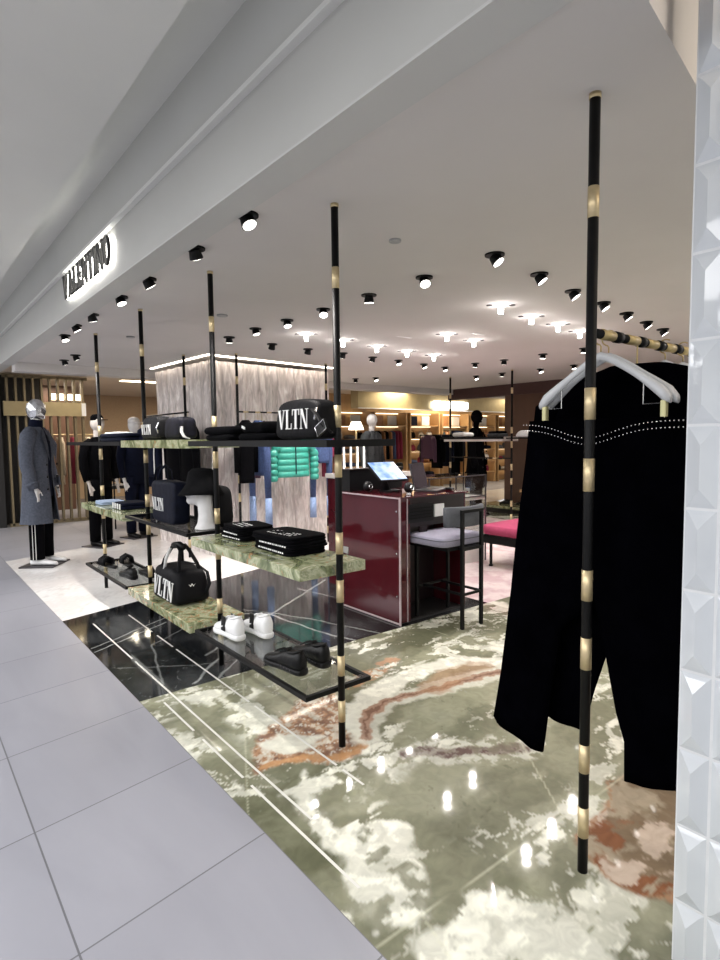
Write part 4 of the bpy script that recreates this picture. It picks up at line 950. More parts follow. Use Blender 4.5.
# slanted touch screen
t = thing('till_screen', (3.62, 4.05, 1.101), 'tilted touch screen showing a pale blue picture on the cash desk', 'monitor')
TS = dict(rx=math.radians(33), rz=-.12)
obj('housing', MB().obox((3.55, 4.02, 1.29), (.155, .145, .010), **TS), 'screen_black', t, bevel=.004)
obj('display', MB().obox((3.55, 4.02, 1.29), (.145, .135, .0005), **TS).xf(lambda v: v+Vector((0, -.006, .0095))), 'screen', t)
obj('stand_neck', MB().tube([(3.58, 4.08, 1.108), (3.57, 4.08, 1.20), (3.56, 4.04, 1.275)], [.05, .03, .035], 12), 'screen_black', t, smooth=True)
obj('stand_foot', MB().cyl((3.62, 4.06, 1.101), (3.62, 4.06, 1.116), .10, 24), 'screen_black', t)
for i, (x, y, lb) in enumerate(((3.42, 4.14, 'small black speaker ball left under the tilted screen'), (3.60, 3.78, 'small black card reader with cable before the tilted screen'))):
    t = thing('desk_gadget', (x, y, 1.101), lb, 'device'); m = MB().ell((x, y, 1.152), (.05, .04, .05)); obj('shell', m, 'screen_black', t, smooth=True)
    obj('front_ring', MB().tube([(x+.02*math.cos(a), y-.042, 1.155+.02*math.sin(a)) for a in [PI*k/6 for k in range(12)]], .003, 6, closed=True), 'chrome', t)
tag(obj('key_bunch', MB().tube([(3.50+.02*math.cos(a), 3.68+.02*math.sin(a), 1.106+.006*math.sin(2*a)) for a in [PI*k/6 for k in range(12)]], .004, 6, closed=True).obox((3.53, 3.69, 1.112), (.02, .006, .008), .5).obox((3.48, 3.66, 1.110), (.018, .006, .006), -.7), 'chrome', smooth=False), 'small silver key bunch at the near edge of the cash desk', 'keys')
# laptop, open, screen leaning to the left
t = thing('laptop', (3.93, 3.95, 1.101), 'open dark grey laptop on the cash desk', 'laptop')
LR = .42
obj('base', MB().obox((3.96, 3.84, 1.110), (.175, .115, .008), LR), 'laptop_grey', t, bevel=.002)
mk = MB()
for r in range(4):
    for c in range(10):
        v = Matrix.Rotation(LR, 3, 'Z') @ Vector((-.12+.027*c, .03-.03*r+.02, 0)); mk.obox((3.96+v.x, 3.84+v.y, 1.1195), (.011, .012, .0012), LR)
obj('keyboard', mk, 'screen_black', t)
d = Matrix.Rotation(LR, 3, 'Z') @ Vector((0, .115, 0))
lid = obj('lid', MB().obox((3.96+d.x*1.18, 3.84+d.y*1.18, 1.238), (.175, .005, .125), LR, rx=-.22), 'laptop_grey', t, bevel=.002)
obj('display', MB().obox((3.96+d.x*1.18, 3.84+d.y*1.18, 1.238), (.165, .0005, .115), LR, rx=-.22).xf(lambda v: v-Vector((d.x, d.y, -.02))*.052), PM('dark_display', (.05, .042, .05), .25, 0, .1), lid)
tag(obj('mouse', softbox(MB(), (4.09, 3.74, 1.101), .032, .05, .014, .7), 'screen_black', smooth=True), 'black computer mouse right of the laptop', 'mouse')
# ---- bar stool
t = thing('bar_stool', (3.75, 3.36, 0), 'bar stool with lavender-grey seat and curved grey back at the cash desk', 'stool')
mb = softbox(MB(), (3.71, 3.44, .690), .275, .235, .045, .28); obj('seat', mb, 'lavender', t, smooth=True)
obj('seat_piping', MB().tube([(3.71+.277*math.copysign(abs(math.cos(a))**.3, math.cos(a)), 3.44+.237*math.copysign(abs(math.sin(a))**.3, math.sin(a)), .750) for a in [2*PI*k/48 for k in range(48)]], .004, 6, closed=True), 'slate', t, smooth=True)
R = []
for z, g in ((.845, .6), (.855, 1), (.93, 1.05), (1.005, 1), (1.015, .6)):
    out = []; inn = []
    for k in range(17):
        a = -.62+1.24*k/16; out.append((3.80+.40*math.sin(a), 3.60-.42*math.cos(a)-.024*g+.05, z)); inn.append((3.80+.40*math.sin(a), 3.60-.42*math.cos(a)+.024*g+.05, z))
    R.append(out+inn[::-1])
obj('backrest', MB().loft(R), 'slate', t, smooth=True, bevel=0)
for x in (3.62, 3.86): obj('rear_leg', MB().box(x-.013, x+.013, 3.155, 3.181, 0, 1.0), 'black_metal', t)
obj('back_bar', MB().box(3.633, 3.847, 3.155, 3.181, .975, 1.0), 'black_metal', t)
obj('seat_bar', MB().box(3.633, 3.847, 3.155, 3.22, .66, .685), 'black_metal', t)
for x in (3.55, 3.95): obj('front_leg', MB().box(x-.013, x+.013, 3.62, 3.646, 0, .70), 'black_metal', t)
obj('seat_frame', MB().box(3.50, 3.96, 3.22, 3.66, .662, .692), 'black_metal', t)
obj('foot_rail', MB().box(3.563, 3.937, 3.625, 3.641, .28, .30).box(3.62, 3.636, 3.18, 3.62, .28, .30).box(3.85, 3.866, 3.18, 3.62, .28, .30).box(3.633, 3.847, 3.16, 3.176, .28, .30), 'black_metal', t)
# ---- raspberry bench
t = thing('bench', (6.3, 4.3, 0), 'raspberry pink velvet bench beside the hanging trousers', 'bench')
obj('seat', softbox(MB(), (6.22, 4.32, .40), .62, .30, .065, .22), 'pink', t, smooth=True)
obj('seat_frame', MB().box(5.62, 6.82, 4.04, 4.60, .30, .40), 'black_metal', t)
for x, y in ((5.72, 4.10), (6.74, 4.10), (5.72, 4.54), (6.74, 4.54)): obj('leg', MB().cyl((x, y, 0), (x, y, .30), .018, 12).cyl((x, y, 0), (x, y, .02), .026, 12), 'black_metal', t)
# ---- glass display counter
t = thing('display_counter', (5.4, 5.1, 0), 'glass display counter with dark metal frame beyond the cash desk', 'display case')
x0, x1, y0, y1, zt = 4.9, 5.95, 4.80, 5.32, 1.12
fr = MB()
for x in (x0, x1-.015):
    for y in (y0, y1-.015): fr.box(x, x+.015, y, y+.015, 0, zt)
for z in (zt-.015, .84, .30): fr.box(x0, x1, y0, y0+.012, z, z+.012).box(x0, x1, y1-.012, y1, z, z+.012).box(x0, x0+.012, y0, y1, z, z+.012).box(x1-.012, x1, y0, y1, z, z+.012)
obj('frame', fr, 'laptop_grey', t)
obj('top_pane', MB().box(x0+.01, x1-.01, y0+.01, y1-.01, zt-.006, zt), 'glass', t)
obj('front_pane', MB().box(x0+.015, x1-.015, y0+.002, y0+.006, .31, zt-.015), 'glass', t)
obj('side_pane', MB().box(x1-.008, x1-.003, y0+.015, y1-.015, .31, zt-.015), 'glass', t)
obj('display_floor', MB().box(x0+.012, x1-.012, y0+.012, y1-.012, .80, .84), 'marble_white', t)
obj('base_cabinet', MB().box(x0+.02, x1-.02, y0+.02, y1-.02, .0, .30), 'marble_white', t)
for i, (x, y, lb, mt) in enumerate(((5.15, 5.05, 'small tan wallet at the left in the glass counter', 'tan'), (5.42, 5.02, 'small black wallet in the middle of the glass counter', 'black_leather'), (5.70, 5.05, 'small grey wallet at the right in the glass counter', 'slate'))):
    w = thing('wallet', (x, y, .841), lb, 'wallet', 'wallets in the glass counter'); obj('cover', softbox(MB(), (x, y, .841), .06, .045, .012, .3), mt, w, smooth=True); obj('metal_clasp', MB().box(x-.01, x+.01, y-.047, y-.043, .848, .858), 'brass', w)
# ================================================================== MANNEQUINS
def mannequin(x, y, rz, label, body_mat, head_mat, top_mat, leg_mat, Hh=1.9, coat=None, coat_len=.42, shoe_mat='black_leather', stripe=False, base=True, hat=None, face=True, sc=1.0, arms=.0, turtle=None, z0=0.0, name='mannequin'):
    """front is local -Y; built at 1.9 m, scaled to Hh"""
    k = Hh/1.9; t = thing(name, (x, y, z0), label, 'mannequin')
    rot = lambda v: Vector((x, y, z0))+Matrix.Rotation(rz, 3, 'Z') @ (v*k)
    def O(nm, mb, mat, par=None, **kw): return obj(nm, mb.xf(rot), mat, par or t, **kw)
    if base: O('base_plate', MB().obox((0, -.02, .008), (.22, .19, .008)), 'laptop_grey')
    b0 = .016
    # body, one continuous surface
    m = MB(); m.tube([(0, .0, .92), (0, .0, 1.05), (0, -.005, 1.20), (0, .0, 1.38), (0, .01, 1.50), (0, .012, 1.57)], [.155, .135, .145, .175, .13, .06], 20, flat=.70)
    m.tube([(0, .012, 1.50), (0, .0, 1.70)], [.058, .052], 14)
    for s in (-1, 1):
        m.tube([(s*.12, .01, 1.50), (s*.20, .01, 1.47), (s*.245, .015, 1.30), (s*.262, 0, 1.17), (s*.262, -.05, 1.0), (s*.258, -.075, .93)], [.055, .055, .046, .038, .030, .026], 12)
        m.tube([(s*.258, -.075, .94), (s*.255, -.095, .86)], [.030, .034], 10, flat=.55)
        for j in range(4): m.tube([(s*.255+(-.024+.016*j), -.095, .865), (s*.253+(-.026+.017*j), -.108, .80-.008*abs(j-1.5)), (s*.250+(-.024+.016*j), -.100, .765-.01*abs(j-1.5))], [.0095, .0085, .007], 8)
        m.tube([(s*.235, -.10, .895), (s*.215, -.125, .855), (s*.212, -.13, .82)], [.011, .0095, .008], 8)
        m.tube([(s*.085, 0, .93), (s*.095, -.005, .70), (s*.10, .0, .50), (s*.105, .01, .30), (s*.11, .015, .10)], [.09, .075, .052, .050, .034], 14)
    bd = O('body', m, body_mat, remesh=.014, sm=2)
    # head with a face
    m = MB(); m.ell((0, -.005, 1.80), (.090, .108, .122), 24, 16); m.ell((0, -.045, 1.735), (.052, .052, .045)); m.ell((0, -.108, 1.785), (.011, .016, .024)); m.ell((0, -.096, 1.742), (.024, .012, .008))
    m.ell((0, -.088, 1.705), (.020, .016, .014)); m.tube([(0, .005, 1.62), (0, .0, 1.74)], [.054, .055], 14)
    for s in (-1, 1): m.ell((s*.080, .005, 1.79), (.010, .02, .032)); m.ell((s*.030, -.092, 1.815), (.016, .010, .007))
    hd = O('head', m, head_mat, remesh=.009, sm=1)
    if head_mat == 'silver':
        d_ = hd.modifiers.new('d', 'DECIMATE'); d_.ratio = .014; bpy.context.view_layer.update()
        me2 = bpy.data.meshes.new_from_object(hd.evaluated_get(bpy.context.evaluated_depsgraph_get())); hd.modifiers.clear(); hd.data = me2
        for p in me2.polygons: p.use_smooth = False
    if turtle: O('turtleneck', MB().tube([(0, .012, 1.50), (0, .008, 1.60), (0, .0, 1.685)], [.12, .075, .070], 20), turtle, smooth=True)
    # trousers
    lg = None
    for s in (-1, 1):
        lg = O('trouser_leg', MB().tube([(s*.075, 0, .98), (s*.095, -.003, .75), (s*.105, .0, .50), (s*.11, .005, .28), (s*.112, .005, .085)], [.115, .10, .085, .078, .076], 20), leg_mat, smooth=True)
        if stripe:
            for o_ in (0, .032):
                O('side_stripe', MB().tube([(s*.095+s*.088*1.0, -.018+o_, .80), (s*.105+s*.079, -.018+o_, .50), (s*.112+s*.0765, -.016+o_, .09)], .006, 6, flat=.6), 'white_print', lg)
    # torso garment
    if not coat:
        O('jacket', MB().tube([(0, .0, .86), (0, 0, 1.05), (0, -.005, 1.22), (0, .0, 1.40), (0, .01, 1.53), (0, .012, 1.60)], [.185, .178, .185, .205, .15, .075], 24, flat=.72), top_mat, smooth=True)
        for s in (-1, 1): O('sleeve', MB().tube([(s*.12, .01, 1.52), (s*.215, .012, 1.47), (s*.26, .015, 1.30), (s*.275, 0, 1.15), (s*.272, -.06, .97)], [.07, .075, .062, .056, .048], 14), top_mat, smooth=True)
    else:
        # open-fronted long coat: shell round the back and sides, front edges apart
        zs = [1.60, 1.55, 1.48, 1.38, 1.25, 1.10, .95, .80, .65, .52, coat_len]
        hw = [.09, .14, .19, .20, .195, .19, .20, .215, .23, .245, .255]; hd_ = [.075, .10, .125, .15, .15, .145, .155, .17, .18, .19, .195]
        n = 44; V = []; Fc = []
        for i, (z, w, dpt) in enumerate(zip(zs, hw, hd_)):
            gap = .30+.035*i
            for kk in range(n+1):
                a = -PI/2+gap*.5+(2*PI-gap)*kk/n; fold = 1+.035*math.sin(a*7+i*.35)*(i > 5)*((i-5)/5)
                V.append((w*math.cos(a)*fold, dpt*math.sin(a)*fold+.012, z))
        for i in range(len(zs)-1):
            for kk in range(n): q = i*(n+1)+kk; Fc.append((q, q+1, q+n+2, q+n+1))
        m = MB(); m.add(V, Fc)
        m.v += [(vx*.965, (vy-.012)*.965+.012, vz) for vx, vy, vz in V]; o_ = len(V); m.f += [[j+o_ for j in f[::-1]] for f in Fc]
        L0 = [i*(n+1) for i in range(len(zs))]; 
        for a_, b_ in zip(L0[:-1], L0[1:]): m.f.append([a_, b_, b_+o_, a_+o_]); m.f.append([a_+n, a_+n+o_, b_+n+o_, b_+n])
        ct = O('coat', m, coat, smooth=True)
        for s in (-1, 1):
            sl = O('coat_sleeve', MB().tube([(s*.10, .012, 1.545), (s*.175, .012, 1.49), (s*.232, .014, 1.36), (s*.255, .008, 1.18), (s*.262, -.03, 1.03), (s*.26, -.07, .90)], [.075, .085, .078, .070, .064, .060], 18), coat, smooth=True)
            O('sleeve_strap', MB().tube([(s*.263, -.045, .975), (s*.262, -.058, .945)], [.068, .066], 18), coat, sl, smooth=True)
            O('lapel', MB().add([(s*.05, -.085, 1.585), (s*.115, -.10, 1.50), (s*.150, -.142, 1.40), (s*.075, -.158, 1.20), (s*.03, -.125, 1.38)], [(0, 1, 2, 3, 4)]).xf(lambda v: v+Vector((0, -.012, 0))), coat, ct)
        for j in range(3):
            for s in (-1, 1): O('button', MB().cyl((s*.12, -.150, 1.17-.14*j), (s*.12, -.163, 1.17-.14*j), .013, 12), 'screen_black', ct)
        O('pocket_flap', MB().obox((.20, -.125, .98), (.006, .055, .05), -.9), coat, ct)
        O('pocket_tag', MB().obox((.215, -.112, 1.02), (.004, .014, .024), -.9), 'white_print', ct)
        O('inner_jumper', MB().tube([(0, -.01, .80), (0, -.01, 1.05), (0, -.01, 1.25), (0, 0, 1.42), (0, .01, 1.54)], [.165, .165, .172, .18, .12], 20, flat=.72), top_mat, smooth=True)
    for s in (-1, 1):
        m = MB(); m.loft([[(s*.112+w*math.cos(a), yy, b0+hh/2+hh/2*math.sin(a)) for a in [2*PI*q/14 for q in range(14)]] for yy, w, hh in ((.085, .012, .05), (.075, .034, .075), (.02, .040, .085), (-.06, .042, .070), (-.14, .048, .05), (-.19, .040, .042), (-.215, .016, .03))])
        O('shoe', m, shoe_mat, smooth=True)
    if hat == 'cap':
        O('cap', MB().lathe([(.090, 0), (.088, .05), (.06, .085), (.001, .095)], (0, 0, 1.84), 20).prism([(-.06, -.08), (.06, -.08), (.045, -.17), (-.045, -.17)], 1.842, 1.85), 'bust_white' if top_mat == 'navy_cloth' else 'black_cloth', smooth=True)
    return t
mannequin(1.46, 8.47, .95, 'mannequin with faceted silver head in a long grey coat and striped black trousers', 'bust_white', 'silver', 'navy_cloth', 'black_cloth', Hh=2.13, coat='grey_wool', coat_len=.50, shoe_mat='white_leather', stripe=True, turtle='navy_cloth')
mannequin(2.44, 9.40, .5, 'dark-haired mannequin in black coat behind the far end of the shelves', 'skin_wax', 'skin_wax', 'black_cloth', 'black_cloth', Hh=1.98, hat='cap')
mannequin(3.13, 9.85, .3, 'mannequin in navy jacket and white cap left of the draped column', 'bust_white', 'bust_white', 'navy_cloth', 'navy_cloth', Hh=1.96, hat='cap')
mannequin(7.55, 9.0, .2, 'mannequin with white head scarf in a dark grey coat beyond the cash desk', 'bust_white', 'bust_white', 'grey_knit', 'black_cloth', Hh=2.07, coat='grey_knit', coat_len=.7)
mannequin(9.22, 7.70, .4, 'all-black mannequin standing behind the white marble shelf', 'black_cloth', 'black_cloth', 'black_cloth', 'black_cloth', Hh=2.12, coat='black_cloth', coat_len=.8)

# ================================================================== CLOTHES BEFORE THE DRAPED COLUMN
t = thing('clothes_rail', (4.4, 7.2, 1.975), 'thin black and gold rail across the near face of the draped column', 'rail')
obj('rail_bar', MB().cyl((3.62, 7.12, 1.975), (5.22, 7.30, 1.975), .011, 12), 'black_metal', t, smooth=True)
for i in range(8):
    a = .06+i*.12; P = lambda q: (3.62+1.6*q, 7.12+.18*q, 1.975)
    obj('brass_band', MB().cyl(P(a), P(a+.05), .012, 12), 'brass', t, smooth=True)
t = thing('clothes_rail', (3.08, 8.3, 1.975), 'thin dark rail along the left face of the draped column', 'rail')
obj('rail_bar', MB().cyl((3.10, 7.5, 1.975), (3.06, 9.2, 1.975), .011, 12), 'black_metal', t, smooth=True)
for i in range(6): obj('brass_band', MB().cyl((3.098-.004*i, 7.7+.24*i, 1.975), (3.098-.004*i, 7.8+.24*i, 1.975), .012, 12), 'brass', t, smooth=True)
def puffer(x, y, ztop, label):
    t = thing('puffer_jacket', (x, y, ztop-.62), label, 'jacket'); m = MB(); R = []; w = .27; L = .60; nb = 7
    for i in range(nb*6+1):
        q = i/(nb*6); z = ztop-L*q; hw = w*min(1, .42+.58*(q/.12)**.7) if q < .12 else w*(1+.02*q)
        pf = abs(math.sin(PI*nb*q))**.5; g = .78+.22*pf
        R.append([(hw*(1-.04*(1-pf))*math.copysign(abs(math.cos(a))**.8, math.cos(a)), .085*g*math.sin(a)*(1-.25*(abs(math.cos(a)) < .12)), z) for a in [2*PI*k/32 for k in range(32)]])
    tr = lambda v: Vector((x+v.x, y+v.y, v.z))
    m.loft(R); obj('quilted_body', m.xf(tr), 'green_puffer', t, smooth=True)
    for s in (-1, 1):
        m = MB(); P = []; rr = []
        for i in range(43):
            q = i/42; P.append((s*(w*.80+.13*min(1, q*2.6)), -.03, ztop-.05-.60*q)); rr.append(.048+.020*abs(math.sin(PI*7*q))**.5)
        m.tube(P, rr, 14); obj('quilted_sleeve', m.xf(tr), 'green_puffer', t, smooth=True)
    obj('zip', MB().box(-.006, .006, -.088, -.080, ztop-.56, ztop-.03).xf(tr), 'navy_cloth', t)
    obj('collar', MB().tube([(0, 0, ztop-.02), (0, 0, ztop+.05)], [.085, .075], 16, flat=.7).xf(tr), 'green_puffer', t, smooth=True)
    return t
puffer(4.44, 7.05, 1.66, 'bright teal green quilted puffer jacket in front of the draped column')
jacket(3.68, 7.00, 1.86, 'long black coat hanging left of the green puffer jacket', .11, .84, 'black_cloth', name='hanging_coat', cat='coat', axis='x', sleeve=.6, n=20, rail=1.975)
jacket(3.90, 7.06, 1.86, 'denim jacket with long pale cuffs left of the green puffer jacket', .19, .75, 'denim', name='denim_jacket', th=.045, axis='y', sleeve=.95, cuff=('pale_denim', .40), rail=1.975)
jacket(4.05, 7.22, 1.86, 'plum sweater squeezed between denim jacket and green puffer', .07, .76, 'plum', name='sweater', cat='sweater', axis='x', sleeve=.7, rail=1.975)
jacket(4.97, 7.10, 1.86, 'denim jacket with very long sleeves right of the green puffer jacket', .13, .62, 'denim', name='denim_jacket', axis='x', sleeve=1.02, cuff=('pale_denim', .30), rail=1.975)
jacket(5.36, 7.40, 1.86, 'raspberry red sweater at the right end of the column rail', .10, .55, 'maroon', name='sweater', cat='sweater', axis='x', sleeve=.75, rail=1.975)
jacket(3.07, 7.95, 1.86, 'long black coat on the rail at the left face of the draped column', .26, 1.15, 'black_cloth', name='hanging_coat', cat='coat', sleeve=.7, rail=1.975)
jacket(3.07, 7.45, 1.86, 'black coat nearest the corner of the draped column', .20, 1.05, 'black_cloth', name='hanging_coat', cat='coat', sleeve=.7, rail=1.975)
t = jacket(3.05, 8.72, 1.86, 'navy track jacket with white sleeve stripes at the far end of the left rail', .16, .80, 'navy_cloth', name='track_jacket', cat='jacket', sleeve=.85, rail=1.975)
for s in (-1, 1): obj('white_stripe', MB().tube([(3.00, 8.72+s*.17, 1.70), (2.985, 8.72+s*.18, 1.40), (2.985, 8.72+s*.18, 1.03)], .009, 6), 'white_print', t)

# ================================================================== FAR SHELF UNIT (RIGHT), THINGS NEAR IT
t = thing('stone_shelf', (8.36, 6.9, 1.50), 'far white marble shelf between two thin black poles', 'shelf')
obj('stone_slab', MB().box(8.14, 8.60, 6.24, 7.58, 1.52, 1.60), 'marble_white', t); obj('metal_rim', MB().box(8.12, 8.14, 6.20, 7.62, 1.56, 1.60), 'black_metal', t)
t = thing('clothes_rail', (8.36, 6.9, 1.2), 'thin dark rail under the far white marble shelf', 'rail'); obj('rail_bar', MB().cyl((8.36, 6.2, 1.22), (8.36, 7.62, 1.22), .012, 10), 'black_metal', t)
obj('brass_band', MB().cyl((8.36, 6.5, 1.22), (8.36, 6.6, 1.22), .013, 10), 'brass', t)
glass_shelf(4.6, 6.15, 1.585, 'far black shelf right of the white marble shelf, holding a white bag', XA+6.6, XB+6.6)
tag(obj('white_bag', softbox(MB(), (8.36, 5.90, 1.586), .13, .20, .06, .6, .6), 'white_leather', smooth=True), 'white bag on the far black shelf left of the hanging trousers', 'bag')
tag(obj('folded_knit', soft_slab((8.36, 7.30, 1.645), .15, .16, .04), 'bust_white', smooth=True), 'white folded knit on the left of the far marble shelf', 'jumper')
tag(obj('folded_knit', soft_slab((8.36, 6.50, 1.63), .15, .14, .03), 'grey_knit', smooth=True), 'dark folded knit on the right of the far marble shelf', 'jumper')
tag(obj('folded_knit', soft_slab((8.36, 6.50, 1.68), .14, .12, .02), 'black_cloth', smooth=True), 'black folded knit lying on the dark one on the far marble shelf', 'jumper')
t = thing('low_plinth', (9.6, 5.9, 0), 'low brown display plinth behind the pink bench, left of the hanging trousers', 'plinth')
obj('plinth_body', MB().box(9.2, 10.3, 5.6, 6.6, 0, .55), 'tan', t); obj('plinth_top', MB().box(9.18, 10.32, 5.58, 6.62, .55, .60), 'oak', t)
tag(obj('white_bag', softbox(MB(), (9.5, 5.85, .60), .14, .2, .09, .55, .8), 'white_leather', smooth=True), 'white bag on the low brown plinth', 'bag')
for i, (y, lb) in enumerate(((8.60, 'far black shoe, left one on the low onyx ledge'), (8.25, 'far black shoe, right one on the low onyx ledge'))):
    shoe('sneaker', lb, 'black_leather', 'black_leather', (10.2+.1*i, y-.9, .161), .5, 'far black shoes on the low ledge')
t = thing('low_ledge', (10.1, 7.6, 0), 'low green onyx ledge holding the far black shoes', 'ledge'); obj('ledge_top', MB().box(9.8, 10.5, 7.0, 8.2, .11, .16), 'onyx', t); obj('ledge_foot', MB().box(9.9, 10.4, 7.1, 8.1, 0, .11), 'dark_wall', t)
# white slatted rack behind the desk
t = thing('display_rack', (5.2, 6.5, 0), 'white upright rack of thin rods behind the cash desk', 'rack')
for i in range(5): obj('rod', MB().cyl((4.78+.12*i, 6.45, .02), (4.78+.12*i, 6.45, 1.52), .016, 10), 'white_paint', t, smooth=True)
obj('top_bar', MB().box(4.72, 5.32, 6.42, 6.48, 1.52, 1.56), 'white_paint', t); obj('foot_bar', MB().box(4.72, 5.32, 6.35, 6.55, 0, .02), 'white_paint', t)

# ================================================================== SLATTED SCREEN, FAR LEFT
t = thing('slat_screen', (2.4, 12.7, 0), 'tall bronze slat screen with gold sign band behind the coat mannequin', 'screen')
n = 10
for i in range(n):
    x = 1.72+i*.145; obj('slat', MB().box(x-.018, x+.018, 12.62, 12.74, .02, 2.86), 'slat', t)
obj('top_rail', MB().box(1.66, 3.12, 12.62, 12.74, 2.82, 2.88), 'slat', t); obj('floor_rail', MB().box(1.66, 3.12, 12.62, 12.74, 0, .06), 'slat', t)
g = obj('sign_band', MB().box(1.64, 3.06, 12.54, 12.61, 2.10, 2.37), 'gold_panel', t); obj('lit_end', MB().box(2.98, 3.06, 12.535, 12.54, 2.11, 2.36), 'white_paint', g)
for i, (x, lb) in enumerate(((2.48, 'first of four pale lamps behind the slat screen, from the left'), (2.62, 'second of four pale lamps behind the slat screen'), (2.78, 'third of four pale lamps behind the slat screen'), (2.94, 'last of four pale lamps behind the slat screen'))):
    tag(obj('wall_lamp', MB().cyl((x*1.03, 12.95, 2.44), (x*1.03, 12.95, 2.56), .052, 14), 'warmlamp'), lb, 'lamp', 'pale lamps behind the slat screen')
t = thing('partition', (2.05, 12.95, 0), 'black panel behind the left half of the slat screen', 'panel'); obj('panel_board', MB().box(1.62, 2.40, 13.05, 13.12, 0, 2.9), 'dark_wall', t)
t = thing('clothes_rail', (2.8, 13.6, 1.62), 'dark rail of coats seen through the slat screen', 'rail'); obj('rail_bar', MB().cyl((2.4, 13.6, 1.75), (4.2, 13.6, 1.75), .014, 10), 'brass', t)
for i, (mt, w) in enumerate((('tan', .11), ('beige_cloth', .12), ('maroon', .08), ('beige_cloth', .12), ('bust_white', .13), ('black_cloth', .13))):
    nm = ('tan', 'beige', 'dark red', 'sand-coloured', 'cream', 'black')[i]
    jacket(2.50+.27*i, 13.6, 1.70, '%s coat behind the slat screen, %s from the left' % (nm, ['first', 'second', 'third', 'fourth', 'fifth', 'last'][i]), w*1.6, 1.0, mt, name='hanging_coat', cat='coat', group='coats behind the slat screen', axis='y', th=.06, sleeve=.7, n=16)
t = thing('low_table', (3.4, 11.6, 0), 'low black table with shoes behind the far shelf', 'table'); obj('table_top', MB().box(3.0, 4.6, 11.4, 12.0, .70, .76), 'dark_wall', t)
for x, y in ((3.04, 11.44), (4.56, 11.44), (3.04, 11.96), (4.56, 11.96)): obj('leg', MB().box(x-.02, x+.02, y-.02, y+.02, 0, .70), 'dark_wall', t)
t = thing('clothes_rail', (3.9, 11.0, 0), 'free-standing black clothes rail behind the far shelves', 'rail')
obj('rail_bar', MB().cyl((3.1, 11.0, 1.72), (4.9, 11.0, 1.72), .014, 10), 'black_metal', t)
for x in (3.1, 4.9): obj('upright', MB().cyl((x, 11.0, 0), (x, 11.0, 1.73), .014, 10), 'black_metal', t)
for i, (mt, nm) in enumerate((('black_cloth', 'black'), ('navy_cloth', 'navy'), ('grey_knit', 'charcoal'), ('bust_white', 'white'), ('navy_cloth', 'dark blue'), ('beige_cloth', 'beige'))):
    jacket(3.3+.27*i, 11.0, 1.73, '%s jacket on the free-standing rail, %s from left' % (nm, ['first', 'second', 'third', 'fourth', 'fifth', 'last'][i]), .20, .9, mt, group='jackets on the free-standing rail', axis='y', th=.06, sleeve=.66, n=16)

